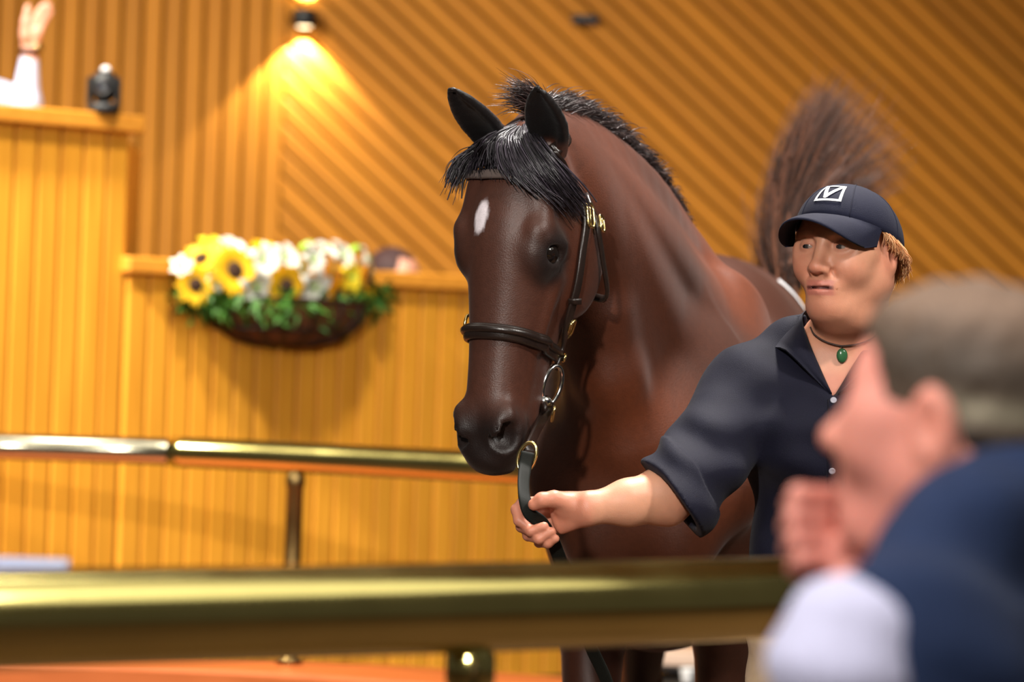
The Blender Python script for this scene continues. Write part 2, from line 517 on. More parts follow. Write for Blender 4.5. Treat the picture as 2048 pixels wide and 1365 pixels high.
def wood(name, col, vary=0.18, rough=0.45, along=(1.0, 14.0, 14.0)):
    """varnished board: grain runs along the board's local X, tone differs from board to board"""
    m, nt, b = newmat(name); L = nt.links.new
    tc = N(nt, 'ShaderNodeTexCoord'); oi = N(nt, 'ShaderNodeObjectInfo')
    ad = N(nt, 'ShaderNodeVectorMath', operation='ADD'); cm = N(nt, 'ShaderNodeCombineXYZ')
    ml = N(nt, 'ShaderNodeMath', operation='MULTIPLY'); ml.inputs[1].default_value = 37.0
    L(oi.outputs['Random'], ml.inputs[0]); L(ml.outputs[0], cm.inputs[0]); L(ml.outputs[0], cm.inputs[1])
    L(tc.outputs['Object'], ad.inputs[0]); L(cm.outputs[0], ad.inputs[1])
    mp = N(nt, 'ShaderNodeMapping'); mp.inputs['Scale'].default_value = along; L(ad.outputs[0], mp.inputs[0])
    nz = N(nt, 'ShaderNodeTexNoise'); nz.inputs['Scale'].default_value = 2.2; nz.inputs['Detail'].default_value = 6; nz.inputs['Roughness'].default_value = 0.6
    L(mp.outputs[0], nz.inputs['Vector'])
    cr = N(nt, 'ShaderNodeValToRGB')
    c = np.array(col)
    cr.color_ramp.elements[0].position = 0.3; cr.color_ramp.elements[0].color = (*(c * np.array([0.88, 0.83, 0.74])), 1)
    cr.color_ramp.elements[1].position = 0.7; cr.color_ramp.elements[1].color = (*np.minimum(1, c * np.array([1.08, 1.10, 1.12])), 1)
    L(nz.outputs['Fac'], cr.inputs[0])
    mr = N(nt, 'ShaderNodeMapRange'); mr.inputs['To Min'].default_value = 1 - vary; mr.inputs['To Max'].default_value = 1 + vary * 0.6
    L(oi.outputs['Random'], mr.inputs['Value'])
    vm = N(nt, 'ShaderNodeVectorMath', operation='SCALE'); L(cr.outputs[0], vm.inputs[0]); L(mr.outputs[0], vm.inputs['Scale'])
    L(vm.outputs[0], b.inputs['Base Color'])
    b.inputs['Roughness'].default_value = rough; b.inputs['Specular IOR Level'].default_value = 0.25
    bp = N(nt, 'ShaderNodeBump'); bp.inputs['Strength'].default_value = 0.15; bp.inputs['Distance'].default_value = 0.002
    L(nz.outputs['Fac'], bp.inputs['Height']); L(bp.outputs[0], b.inputs['Normal'])
    return m

def brass(name, col, rough=0.2):
    m, nt, b = newmat(name); L = nt.links.new
    b.inputs['Metallic'].default_value = 1.0
    tc = N(nt, 'ShaderNodeTexCoord')
    nz = N(nt, 'ShaderNodeTexNoise'); nz.inputs['Scale'].default_value = 9; nz.inputs['Detail'].default_value = 5; L(tc.outputs['Object'], nz.inputs['Vector'])
    mx = N(nt, 'ShaderNodeMix', data_type='RGBA')
    mx.inputs['A'].default_value = (*[c * 0.82 for c in col], 1); mx.inputs['B'].default_value = (*col, 1)
    L(nz.outputs['Fac'], mx.inputs['Factor']); L(mx.outputs['Result'], b.inputs['Base Color'])
    mr = N(nt, 'ShaderNodeMapRange'); mr.inputs['To Min'].default_value = rough * 0.7; mr.inputs['To Max'].default_value = rough * 1.4
    L(nz.outputs['Fac'], mr.inputs['Value']); L(mr.outputs[0], b.inputs['Roughness'])
    return m

def glow(name, col, strength):
    m, nt, b = newmat(name)
    b.inputs['Base Color'].default_value = (*col, 1); b.inputs['Emission Color'].default_value = (*col, 1)
    b.inputs['Emission Strength'].default_value = strength
    return m

MW_ROS = wood('honey_boards', srgb(236, 164, 52), 0.14)
MW_CAP = wood('honey_cap_rail', srgb(230, 154, 56), 0.05)
MW_BACK = wood('amber_wall_boards', srgb(190, 122, 30), 0.12, 0.6)
MW_GAP = plain('dark_groove', srgb(48, 26, 8), 0.9)
M_BRASS = brass('polished_brass', (0.86, 0.74, 0.26), 0.15)
M_BRASS_FIT = brass('brass_fittings', (0.86, 0.66, 0.28), 0.22)
M_STEEL = brass('chromed_steel', (0.78, 0.78, 0.76), 0.12)
M_PALE = brass('pale_brass', (0.66, 0.62, 0.46), 0.18)  # paler, less yellow metal for the left length of the back rail
M_POST = brass('aged_brass_post', (0.34, 0.22, 0.08), 0.35)
M_BLACK = plain('black_plastic', (0.012, 0.012, 0.013), 0.45)
M_DARK = plain('dark_skirting', (0.012, 0.009, 0.007), 0.6)
M_WHITE = plain('white_enamel', (0.8, 0.8, 0.82), 0.35)
# ------------------------------------------------------------------ the setting
M_FLOOR = plain('ring_floor', srgb(70, 46, 28), 0.9, noise=0.3, nscale=14, bump=0.6, bscale=60)
M_CEIL = plain('ceiling_cream', srgb(214, 190, 150), 0.8)
def rect(name, a, b, c, d, mat, kind=None, parent=None):
    return obj(name, np.array([a, b, c, d], float), [(0, 1, 2, 3)], mat, parent, False, kind=kind)
rect('floor', (-8, -3, 0), (8, -3, 0), (8, 16.2, 0), (-8, 16.2, 0), M_FLOOR, 'structure')
rect('ceiling', (-8, -3, 6.8), (-8, 16.2, 6.8), (8, 16.2, 6.8), (8, -3, 6.8), M_CEIL, 'structure')

YW = 15.4
wall = obj('wall_back', *box((0.6, YW + 0.06, 3.4), (6.5, 0.05, 3.4)), MW_GAP, None, False, kind='structure')

def place(o, origin, X, Y, Z, parent):
    m = Matrix.Identity(4)
    for i in range(3): m[i][0], m[i][1], m[i][2], m[i][3] = X[i], Y[i], Z[i], origin[i]
    COL.objects.link(o); o.parent = parent
    q = Matrix.Identity(4)
    if parent is not None:
        b = Vector((0, 0, 0)); pp = parent
        while pp is not None: b += pp.location; pp = pp.parent
        q = Matrix.Translation(-b)
    o.matrix_local = q @ m
    return o

def board_mesh(L, wd, th, ch=0.004):
    """board along X from 0..L, Y across 0..wd, Z out 0..th, long edges chamfered"""
    sec = [(0, 0), (wd, 0), (wd, th - ch), (wd - ch, th), (ch, th), (0, th - ch)]
    V = [(0, y, z) for y, z in sec] + [(L, y, z) for y, z in sec]
    F = [(i, (i + 1) % 6, 6 + (i + 1) % 6, 6 + i) for i in range(6)] + [(5, 4, 3, 2, 1, 0), (6, 7, 8, 9, 10, 11)]
    return V, F

X_SEAM = P(566, 300, YW)[0]
zt, zb = 4.0, 0.3
# upright boards left of the seam
pitch = 0.0865
V, F = board_mesh(zt - zb, pitch - 0.010, 0.022, 0.008)
me = mesh_np('board', V, F, MW_BACK, False)
x = X_SEAM - pitch
while x > -3.3:
    place(bpy.data.objects.new('board', me), (x + pitch - 0.005, YW, zb), (0, 0, 1), (-1, 0, 0), (0, -1, 0), wall)
    x -= pitch
# slanting boards right of it
al = math.radians(41.5); bd = np.array([math.cos(al), -math.sin(al)]); bn = np.array([math.sin(al), math.cos(al)])
def clip(poly, f):
    out = []
    for i in range(len(poly)):
        a, b = poly[i], poly[(i + 1) % len(poly)]; fa, fb = f(a), f(b)
        if fa >= 0: out.append(a)
        if (fa >= 0) != (fb >= 0): out.append(a + (b - a) * (fa / (fa - fb)))
    return out
pd = 0.082; xr = 4.4
corners = [np.array(c) for c in ((X_SEAM, zb), (xr, zb), (xr, zt), (X_SEAM, zt))]
k0 = min(c @ bn for c in corners); k1 = max(c @ bn for c in corners)
kk = k0
while kk < k1:
    a, b = kk, kk + pd - 0.010
    poly = [bd * t + bn * k for t, k in ((-9, a), (9, a), (9, b), (-9, b))]
    for f in (lambda p: p[0] - X_SEAM, lambda p: xr - p[0], lambda p: p[1] - zb, lambda p: zt - p[1]):
        poly = clip(poly, f)
        if len(poly) < 3: break
    if len(poly) >= 3:
        o2 = np.mean(poly, 0)
        loc = [((p - o2) @ bd, (p - o2) @ bn) for p in poly]; n = len(loc)
        V = [(u, v, 0) for u, v in loc] + [(u, v, 0.016) for u, v in loc] + [(u, v * (1 - 0.016 / 0.07), 0.022) for u, v in loc]
        F = [tuple(range(2 * n, 3 * n))] + [(i + k * n, (i + 1) % n + k * n, (i + 1) % n + (k + 1) * n, i + (k + 1) * n) for i in range(n) for k in (0, 1)]
        place(bpy.data.objects.new('board', mesh_np('board', V, F, MW_BACK, False)), (o2[0], YW, o2[1]), (bd[0], 0, bd[1]), (bn[0], 0, bn[1]), (0, -1, 0), wall)
    kk += pd

# ------------------------------------------------------------------ auctioneer's rostrum, two heights, its front slanting away to the right
PH = math.radians(40); E = np.array([math.cos(PH), math.sin(PH), 0]); NO = np.array([math.sin(PH), -math.cos(PH), 0])
A0 = P(240, 745, 12.1); A0[2] = 0
ros = empty('auctioneer_rostrum', A0, 'stepped rostrum clad in upright honey-coloured boards with a tall left part', 'rostrum')
z_low_t = P(235, 513, 12.1)[2]; z_low_b = P(235, 546, 12.1)[2]
z_tall_t = P(250, 232, 12.1)[2]; z_tall_b = P(250, 266, 12.1)[2]
z_sk = 0.27
pr = 0.0885
def run(s0, s1, off, z1):
    V, F = board_mesh(z1 - z_sk, pr - 0.010, 0.024, 0.005); me = mesh_np('board', V, F, MW_ROS, False)
    s = s0
    while s < s1 - 1e-6:
        p = A0 + E * (s + pr - 0.005) + NO * off; p[2] = z_sk
        place(bpy.data.objects.new('board', me), p, (0, 0, 1), -E, NO, ros); s += pr
NL = 41
run(0, NL * pr, 0, z_low_b + 0.01)
run(-8 * pr, 0, -0.012, z_tall_b + 0.01)
def slab(name, s0, s1, n0, n1, z0, z1, mat, bev=0.006, parent=ros):
    c = A0 + E * (s0 + s1) / 2 + NO * (n0 + n1) / 2; c[2] = (z0 + z1) / 2
    R = np.stack([E, NO, np.array([0, 0, 1.0])], 1)
    return obj(name, *box(c, ((s1 - s0) / 2, (n1 - n0) / 2, (z1 - z0) / 2), R, bev), mat, parent, False)
slab('backing_panel', 0, NL * pr, -0.05, -0.001, 0, z_low_b, MW_GAP, 0)
slab('backing_panel', -8 * pr, 0.0, -0.06, -0.0125, 0, z_tall_b, MW_GAP, 0)
slab('cap_rail', -0.02, NL * pr, -0.42, 0.06, z_low_b, z_low_t, MW_CAP)
slab('cap_rail', -8 * pr - 0.1, 0.035, -0.42, 0.05, z_tall_b, z_tall_t, MW_CAP)
slab('skirting', -8 * pr, NL * pr, -0.05, 0.012, 0, z_sk, M_DARK, 0.003)
# the return that closes the tall part, running straight back from its corner
c0 = A0 + NO * -0.012; c1 = c0 + np.array([P(293, 400, 13.3)[0] - c0[0], 13.3 - c0[1], 0])
dv = nrm(c1 - c0); nv = np.cross(dv, (0, 0, 1)); Lr = np.linalg.norm(c1 - c0)
V, F = board_mesh(z_tall_b - 0.3, Lr / 7 - 0.006, 0.02, 0.004); me = mesh_np('return_board', V, F, MW_ROS, False)
for i in range(7):
    p = c0 + dv * (Lr / 7 * i + 0.003) - nv * 0.022; p[2] = 0.3
    place(bpy.data.objects.new('return_board', me), p, (0, 0, 1), dv, nv * (1 if np.cross((0, 0, 1), dv) @ nv > 0 else -1), ros)

# ------------------------------------------------------------------ ring rails, kerb
def arc_path(pts, n): return catmull(np.array(pts), n)
ZR = 1.08
def at_height(px, py, z):
    v = P(px, py, 1.0) - CAMP; t = (z - CAM_H) / v[2]; return CAMP + v * t
b_pts = [at_height(x, y, ZR) for x, y in ((-160, 887), (0, 893), (330, 904), (660, 919), (1000, 936), (1400, 956))]
b_path = arc_path(b_pts, 60)
br = empty('back_rail', (b_path[20][0], b_path[20][1], 0), 'thin brass ring rail in front of the boarded rostrum, on a round post', 'rail', 'ring rails')
cut = int(np.argmin([abs(proj(p)[0] - 330) for p in b_path]))
obj('plain_pipe', *tube(b_path[:cut + 2], 0.041, 20), M_PALE, br)['label'] = 'pale silvery length of rail pipe'
obj('brass_pipe', *tube(b_path[cut:], 0.046, 20), M_BRASS, br)
z_k = 0.46
kp = [at_height(x, y, z_k) for x, y in ((-200, 1315), (0, 1325), (300, 1335), (560, 1347), (840, 1366), (1100, 1386))]
kpath = arc_path(kp, 40)
i_p = int(np.argmin([abs(proj(p)[0] - 583) for p in b_path]))
def rail_post(path, i, r, zb0, parent, mat, label=None):
    p = path[i]
    prof = [(r * 1.5, 0), (r * 1.5, 0.02), (r, 0.03), (r, p[2] - zb0 - 0.09), (r * 1.12, p[2] - zb0 - 0.085), (r * 1.12, p[2] - zb0 - 0.055), (r * 0.85, p[2] - zb0 - 0.045), (r * 0.8, p[2] - zb0 - 0.02)]
    return obj('post', *lathe(prof, (p[0], p[1], zb0)), mat, parent)
rail_post(b_path, i_p, 0.026, z_k, br, M_POST)
# kerb: curved timber wall the back post stands on
MW_KERB = wood('orange_kerb_timber', srgb(196, 104, 52), 0.06, 0.5)
V = []; n = len(kpath)
T = np.gradient(kpath, axis=0); T /= np.linalg.norm(T, axis=1)[:, None]; Nk = np.stack([-T[:, 1], T[:, 0], 0 * T[:, 0]], 1)
wid = 0.5
for (o_, z) in ((0, 0), (0, z_k - 0.012), (0.012, z_k), (wid, z_k), (wid, 0)):
    q = kpath + Nk * o_; q[:, 2] = z; V.append(q)
V = np.stack(V, 1).reshape(-1, 3); F = []
for i in range(n - 1):
    for k in range(4): F.append((i * 5 + k, (i + 1) * 5 + k, (i + 1) * 5 + k + 1, i * 5 + k + 1))
F += [tuple(range(5)), tuple(range((n - 1) * 5, n * 5))[::-1]]
obj('ring_kerb', V, F, MW_KERB, None, False, label='low orange timber kerb under the back rail at lower left', cat='kerb')

f_pts = [at_height(x, y, ZR) for x, y in ((-260, 1246), (0, 1240), (400, 1230), (950, 1216), (1300, 1206), (1600, 1193), (2000, 1172), (2400, 1150))]
f_path = arc_path(f_pts, 90)
fr = empty('front_rail', (f_path[40][0], f_path[40][1], 0), 'thick out-of-focus polished brass rail across the foreground', 'rail', 'ring rails')
obj('brass_pipe', *tube(f_path, 0.052, 32), M_BRASS, fr)
for pxp in (935, 2300):
    i_p = int(np.argmin([abs(proj(p)[0] - pxp) for p in f_path]))
    rail_post(f_path, i_p, 0.026, 0.0, fr, M_BRASS)

# ------------------------------------------------------------------ wall lamp, sensor, rostrum camera
lp = P(609, 37, YW - 0.09)
lam = empty('wall_lamp', lp, 'black up-and-down wall lamp throwing a bright cone on the boards', 'lamp')
rl, hl = 0.052, 0.038
obj('lamp_body', *lathe([(rl - 0.012, -hl + 0.012), (rl - 0.004, -hl), (rl, -hl + 0.003), (rl, hl - 0.003), (rl - 0.004, hl), (rl - 0.012, hl - 0.012)], lp), M_BLACK, lam)
obj('bracket', *box(lp + np.array([0, 0.06, 0]), (0.02, 0.03, 0.02), None, 0.003), M_BLACK, lam, False)
M_BULB = glow('warm_lamp_glass', (1, 0.82, 0.5), 14)
for sgn in (-1, 1):
    obj('lens', *lathe([(rl - 0.014, 0), (rl - 0.02, 0.004)], lp + np.array([0, 0, sgn * (hl - 0.008)]), (0, 0, sgn)), M_BULB, lam)
    l = bpy.data.lights.new('wall_lamp_beam', 'SPOT'); l.energy = 62; l.color = (1, 0.90, 0.74); l.spot_size = math.radians(96); l.spot_blend = 0.22; l.shadow_soft_size = 0.012
    o = bpy.data.objects.new('wall_lamp_beam', l); COL.objects.link(o); o.parent = lam
    o.location = (0, 0, sgn * (hl + 0.004)); o.rotation_euler = (math.radians(8 * (1 if sgn < 0 else -1)), 0, 0) if sgn < 0 else (math.pi - math.radians(8), 0, 0)
sp = P(1170, 39, YW - 0.035)
sn = empty('wall_sensor', sp, 'small black flat box fixed high on the slanting boards', 'sensor')
obj('housing', *box(sp, (0.056, 0.02, 0.019), None, 0.006), M_BLACK, sn, False)
obj('window', *box(sp + np.array([0, -0.021, 0]), (0.04, 0.002, 0.009), None, 0.001), plain('smoked_window', (0.03, 0.03, 0.035), 0.15), sn, False)

c = P(207, 222, 12.0); c[2] = z_tall_t
pc = empty('ptz_camera', c, 'black dome-headed video camera standing on the tall rostrum cap', 'camera')
obj('base', *lathe([(0.05, 0), (0.054, 0.004), (0.055, 0.02), (0.05, 0.032)], c), M_BLACK, pc)
for sg in (-1, 1): obj('yoke_arm', *box(c + np.array([sg * 0.046, 0, 0.068]), (0.009, 0.034, 0.05), None, 0.008), M_BLACK, pc, False)
obj('head', *sphere(c + np.array([0, 0, 0.088]), (0.047, 0.048, 0.056), 24, 14), M_BLACK, pc)
hd = c + np.array([0, -0.035, 0.082])
obj('lens_barrel', *lathe([(0.026, 0), (0.026, 0.016), (0.022, 0.018), (0.02, 0.012)], hd, (0, -1, 0)), M_BLACK, pc)
obj('lens_glass', *lathe([(0.019, 0.011), (0.01, 0.015)], hd, (0, -1, 0)), plain('camera_lens', (0.02, 0.02, 0.03), 0.08), pc)
obj('top_highlight', *sphere(c + np.array([0.004, -0.012, 0.142]), (0.016, 0.014, 0.012)), M_WHITE, pc)['label'] = 'painted white highlight on top'  # white dab modelled for the highlight on the camera head

# bench seen between the horse's legs
bp_ = P(1320, 1312, 12.6)
bn_ = empty('bench', (bp_[0], bp_[1], 0), 'pale grey low bench seen between the horse\'s legs', 'bench')
M_BENCH = plain('pale_bench_top', srgb(206, 178, 160), 0.5, noise=0.08, nscale=20)
obj('bench_top', *box((bp_[0], bp_[1], P(1320, 1312, 12.6)[2]), (0.22, 0.16, 0.024), None, 0.006), M_BENCH, bn_, False)
obj('bench_shadow_gap', *box((bp_[0], bp_[1], P(1320, 1330, 12.5)[2] - 0.006), (0.21, 0.14, 0.012), None, 0.002), M_BLACK, bn_, False)  # black slab stands in for the shadow under the bench top
for sx in (-1, 1):
    for sy in (-1, 1):
        zt_ = P(1320, 1330, 12.5)[2] - 0.016
        obj('leg', *box((bp_[0] + sx * 0.19, bp_[1] + sy * 0.12, zt_ / 2), (0.016, 0.016, zt_ / 2), None, 0.002), M_BLACK, bn_, False)

# pale blue sheet lying against the front rail at the left edge
sb_ = P(40, 1116, 3.90)
bk2 = empty('paper_sheet', sb_, 'pale blue folded sheet standing behind the front rail at the left edge', 'paper')
M_BLUE = plain('pale_blue_paper', srgb(176, 188, 226), 0.7)
obj('front_leaf', *box(sb_ + np.array([0, 0, -0.035]), (0.050, 0.0015, 0.035)), M_BLUE, bk2, False)
obj('back_leaf', *box(sb_ + np.array([0.002, 0.006, -0.036]), (0.050, 0.0015, 0.035)), M_BLUE, bk2, False)

# dark step along the rostrum foot with two white cups standing on it
zst = P(1070, 1357, 12.35)[2]
stp_ = empty('step', (P(1200, 1357, 12.35)[0], 12.35, 0), 'dark low step in front of the rostrum, behind the horse\'s legs', 'step')
xa, xb = P(985, 1357, 12.35)[0], P(1440, 1357, 12.35)[0]
obj('tread', *box(((xa + xb) / 2, 12.35, zst - 0.015), ((xb - xa) / 2, 0.11, 0.015), None, 0.004), M_DARK, stp_, False)
obj('riser', *box(((xa + xb) / 2, 12.36, (zst - 0.03) / 2), ((xb - xa) / 2 - 0.01, 0.09, (zst - 0.03) / 2)), M_DARK, stp_, False)
for px_, lb in ((1147, 'white cup on the dark step, left of the horse\'s near foreleg'), (1376, 'white cup on the dark step, seen between the horse\'s legs')):
    cp_ = P(px_, 1357, 12.35); cp_[2] = zst
    cu = empty('cup', cp_, lb, 'cup', 'white cups on the step')
    obj('cup_body', *lathe([(.017, 0), (.019, .004), (.026, .045), (.0265, .050), (.0245, .050), (.0235, .044)], cp_), M_WHITE, cu)
# ------------------------------------------------------------------ the horse
hs = Sdf()
# head frame: t runs from poll to lip, n out of the forehead, s to the horse's left (image right)
H_O = P(1014, 256, 6.66)
a_ = nrm((-0.078, -0.10, -1.0))
th = math.radians(33)
n_ = np.array([-math.sin(th), -math.cos(th), 0.0]); n_ = nrm(n_ - a_ * (n_ @ a_))
s_ = np.cross(a_, n_)
if s_[0] < 0: s_ = -s_
HF = Frame(H_O, a_, n_, s_)                      # HF(t, n, s)
HT = np.array([0.00, 0.05, 0.10, 0.15, 0.20, 0.25, 0.30, 0.36, 0.42, 0.48, 0.53, 0.565, 0.59, 0.612])
H_top = np.array([-.035, -.012, .006, .016, .018, .012, .004, -.004, -.010, -.014, -.018, -.030, -.050, -.085])
H_bot = np.array([-.150, -.190, -.228, -.258, -.270, -.262, -.242, -.216, -.196, -.182, -.172, -.162, -.146, -.100])
H_wt = np.array([.050, .072, .087, .097, .099, .094, .084, .074, .067, .064, .064, .061, .050, .022])
H_wb = np.array([.045, .058, .070, .078, .080, .074, .064, .055, .050, .048, .050, .050, .044, .020])
def spline(x, xs, ys):
    m = np.gradient(ys, xs); i = np.clip(np.searchsorted(xs, x) - 1, 0, len(xs) - 2)
    h = xs[i + 1] - xs[i]; u = np.clip((x - xs[i]) / h, 0, 1)
    return (2 * u ** 3 - 3 * u ** 2 + 1) * ys[i] + (u ** 3 - 2 * u ** 2 + u) * h * m[i] + (-2 * u ** 3 + 3 * u ** 2) * ys[i + 1] + (u ** 3 - u ** 2) * h * m[i + 1]
def head_core(p):
    q = HF.inv(p); t = np.clip(q[..., 0], HT[0], HT[-1]); ov = q[..., 0] - t
    a, b = spline(t, HT, H_top), spline(t, HT, H_bot); c = (a + b) / 2; hd = (a - b) / 2
    v = np.clip((q[..., 1] - c) / hd, -1.3, 1.3)
    wt, wb = spline(t, HT, H_wt), spline(t, HT, H_wb)
    wd = wb + (wt - wb) * (0.5 + 0.5 * np.sin(np.clip(v, -1, 1) * 1.35))
    wd = wd * (1 - 0.06 * np.exp(-((v + 0.15) / 0.3) ** 2))
    x = np.abs(q[..., 2]) / wd; y = np.abs(q[..., 1] - c) / hd; m = np.minimum(wd, hd)
    e = 2.35
    k0 = (x ** e + y ** e + (np.abs(ov) / (m * 0.6)) ** e + 1e-12) ** (1 / e)
    return (k0 - 1) * m * 0.85
hs.fn(head_core, HF(0.30, -0.11, 0), 0.42, 0.03)
for sg in (-1, 1):
    # orbit, zygomatic ridge, facial crest, cheek plate
    hs.ell(HF(0.215, -0.045, sg * 0.076), (0.046, 0.040, 0.026), HF.R, 0.03)
    hs.cone(HF(0.186, -0.018, sg * 0.082), HF(0.204, -0.076, sg * 0.092), 0.011, 0.009, 0.025)
    hs.cone(HF(0.262, -0.095, sg * 0.078), HF(0.385, -0.090, sg * 0.058), 0.012, 0.007, 0.02)
    hs.ell(HF(0.215, -0.182, sg * 0.062), (0.100, 0.082, 0.028), HF.R, 0.03)
    hs.cone(HF(0.10, -0.03, sg * 0.070), HF(0.17, -0.03, sg * 0.078), 0.016, 0.014, 0.03)
    # eye socket, then lids
    hs.ell(HF(0.222, -0.052, sg * 0.112), (0.021, 0.028, 0.026), HF.R, 0.006, '-')
    hs.cone(HF(0.199, -0.026, sg * 0.098), HF(0.199, -0.076, sg * 0.102), 0.0055, 0.0045, 0.008)
    hs.cone(HF(0.246, -0.034, sg * 0.090), HF(0.244, -0.072, sg * 0.093), 0.0045, 0.0045, 0.008)
    # nostril: flared rim and hollow
    hs.ell(HF(0.548, -0.046, sg * 0.042), (0.040, 0.028, 0.020), HF.R, 0.035)
    hs.cone(HF(0.518, -0.034, sg * 0.050), HF(0.552, -0.026, sg * 0.043), 0.009, 0.009, 0.02)
    hs.cone(HF(0.526, -0.064, sg * 0.056), HF(0.570, -0.060, sg * 0.052), 0.009, 0.010, 0.02)
    hs.ell(HF(0.560, -0.034, sg * 0.054), (0.028, 0.0160, 0.032), HF.R @ np.array([[1, .2, 0], [-.2, 1, 0], [0, 0, 1.0]]) / 1.02, 0.010, '-')
    # mouth line
    hs.cone(HF(0.490, -0.122, sg * 0.064), HF(0.600, -0.112, sg * 0.046), 0.004, 0.006, 0.010, '-')
    # dip between nasal bone and cheek above the nostril
    hs.ell(HF(0.455, -0.060, sg * 0.078), (0.05, 0.02, 0.012), HF.R, 0.03, '-')
# upper lip, lower lip / chin
hs.ell(HF(0.595, -0.072, 0), (0.032, 0.040, 0.048), HF.R, 0.02)
hs.ell(HF(0.560, -0.140, 0), (0.034, 0.030, 0.038), HF.R, 0.02)
# hollow in front of the throat
hs.ell(HF(0.32, -0.29, 0), (0.12, 0.06, 0.03), HF.R, 0.03, '-')

# neck: crest and underline sections from poll to trunk
NK = [  # crest px, crest py, depth, half width, section depth (crest -> throat direction px)
    (1070, 232, 6.82, .054, (1160, 470, 6.90)),
    (1140, 250, 6.97, .064, (1185, 590, 7.00)),
    (1216, 302, 7.13, .078, (1195, 700, 7.05)),
    (1283, 374, 7.30, .096, (1210, 820, 7.10)),
    (1325, 452, 7.48, .118, (1240, 930, 7.15)),
    (1350, 520, 7.66, .150, (1280, 1010, 7.20)),
]
NC = catmull([P(*k[:3]) for k in NK], 15) - np.array([0.008, 0, 0.012]); NLo = catmull([P(*k[4]) for k in NK], 15); NW = catmull([[k[3], 0, 0] for k in NK], 15)[:, 0]
for f, ws in ((0.12, 0.55), (0.33, 0.95), (0.58, 1.0), (0.82, 0.75)):
    for i in range(14):
        A_ = NC[i] + (NLo[i] - NC[i]) * f; B_ = NC[i + 1] + (NLo[i + 1] - NC[i + 1]) * f
        L0, L1 = np.linalg.norm(NLo[i] - NC[i]) * 0.2, np.linalg.norm(NLo[i + 1] - NC[i + 1]) * 0.2
        hs.ecap(A_, B_, NLo[i] - NC[i] + NLo[i + 1] - NC[i + 1], (L0, NW[i] * ws), (L1, NW[i + 1] * ws), 0.06)
# windpipe / jugular line on the near side and crest ridge
hs.chain([P(1205, 640, 6.98), P(1225, 760, 7.03), P(1255, 880, 7.08)], [.035, .04, .05], 0.06)
hs.chain(NC - np.array([0, 0, 0.028]), np.linspace(.03, .042, 15), 0.05)

# trunk stations: X, Y, z top, z bottom, half width
ST = [(.262, 7.22, 1.36, .98, .165), (.285, 7.36, 1.50, .88, .225), (.310, 7.60, 1.600, .82, .240), (.330, 7.85, 1.570, .79, .255), (.365, 8.15, 1.530, .79, .275),
      (.405, 8.45, 1.555, .86, .265), (.460, 8.72, 1.640, .92, .262), (.490, 8.92, 1.640, 1.0, .250), (.515, 9.12, 1.54, 1.05, .21)]
for i in range(len(ST) - 1):
    x0, y0, t0, b0, w0 = ST[i]; x1, y1, t1, b1, w1 = ST[i + 1]
    hs.ecap((x0, y0, (t0 + b0) / 2), (x1, y1, (t1 + b1) / 2), (0, 0, 1), ((t0 - b0) / 2, w0), ((t1 - b1) / 2, w1), 0.08)
ax = nrm((0.15, 1, 0)); sd = np.array([ax[1], -ax[0], 0])       # trunk axis (towards the tail) and its right-of-image side
for sg in (-1, 1):
    # shoulder blade, point of shoulder, breast muscle
    hs.ecap(np.array([.305, 7.60, 1.47]) + sd * sg * .15, np.array([.28, 7.27, 1.17]) + sd * sg * .17, ax, (.12, .07), (.09, .07), 0.06)
    hs.ell(np.array([.272, 7.19, 1.14]) + sd * sg * .15, (.075, .075, .09), None, 0.06)
    hs.ell(np.array([.262, 7.14, 1.08]) + sd * sg * .075, (.085, .075, .13), None, 0.05)
    # foreleg: forearm, knee, cannon, fetlock, pastern, hoof
    fx = np.array([.315, 7.34, 0]) + sd * sg * .135
    stp = -0.10 if sg < 0 else 0.10
    J = [fx + (0, 0.04, 1.08), fx + (0, stp * 0.3, .86), fx + (0.0, stp, .50), fx + (0, stp * 1.2, .44), fx + (0, stp * 1.4, .22), fx + (0, stp * 1.4 - .02, .17), fx + (0, stp * 1.4 - .07, .07)]
    hs.ecap(J[0], J[1], ax, (.13, .085), (.088, .066), 0.06)
    hs.ecap(J[1], J[2], ax, (.088, .066), (.046, .042), 0.03)
    hs.chain(J[2:], [.045, .042, .030, .036, .032], 0.02)
    hs.cone(J[6], J[6] + (0, -.03, -.05), .045, .056, 0.02)
    # haunch, stifle, gaskin, hock, cannon, hoof
    hx = np.array([.47, 8.85, 0]) + sd * sg * .125
    hs.ell(hx + (0, 0.02, 1.30) + sd * sg * .0, (.13, .26, .26), None, 0.08)
    Jh = [hx + (0, -.05, 1.15), hx + (0, -.08, .92), hx + (0, .22, .60), hx + (0, .24, .52), hx + (0, .14, .24), hx + (0, .10, .18), hx + (0, .05, .08)]
    hs.ecap(Jh[0], Jh[1], ax, (.20, .13), (.13, .10), 0.06)
    hs.ecap(Jh[1], Jh[2], ax, (.12, .085), (.062, .045), 0.04)
    hs.chain(Jh[2:], [.055, .048, .034, .038, .034], 0.02)
    hs.cone(Jh[6], Jh[6] + (0, -.03, -.055), .046, .056, 0.02)
# withers ridge, dock of the raised tail
hs.chain([np.array([.322, 7.58, 1.575]), np.array([.345, 7.85, 1.545]), np.array([.40, 8.25, 1.52])], [.05, .045, .04], 0.08)
dock = [np.array([.51, 9.06, 1.53]), P(1562, 560, 9.2), P(1580, 480, 9.26), P(1596, 420, 9.28)]
hs.chain(dock, [.055, .042, .034, .02], 0.05)
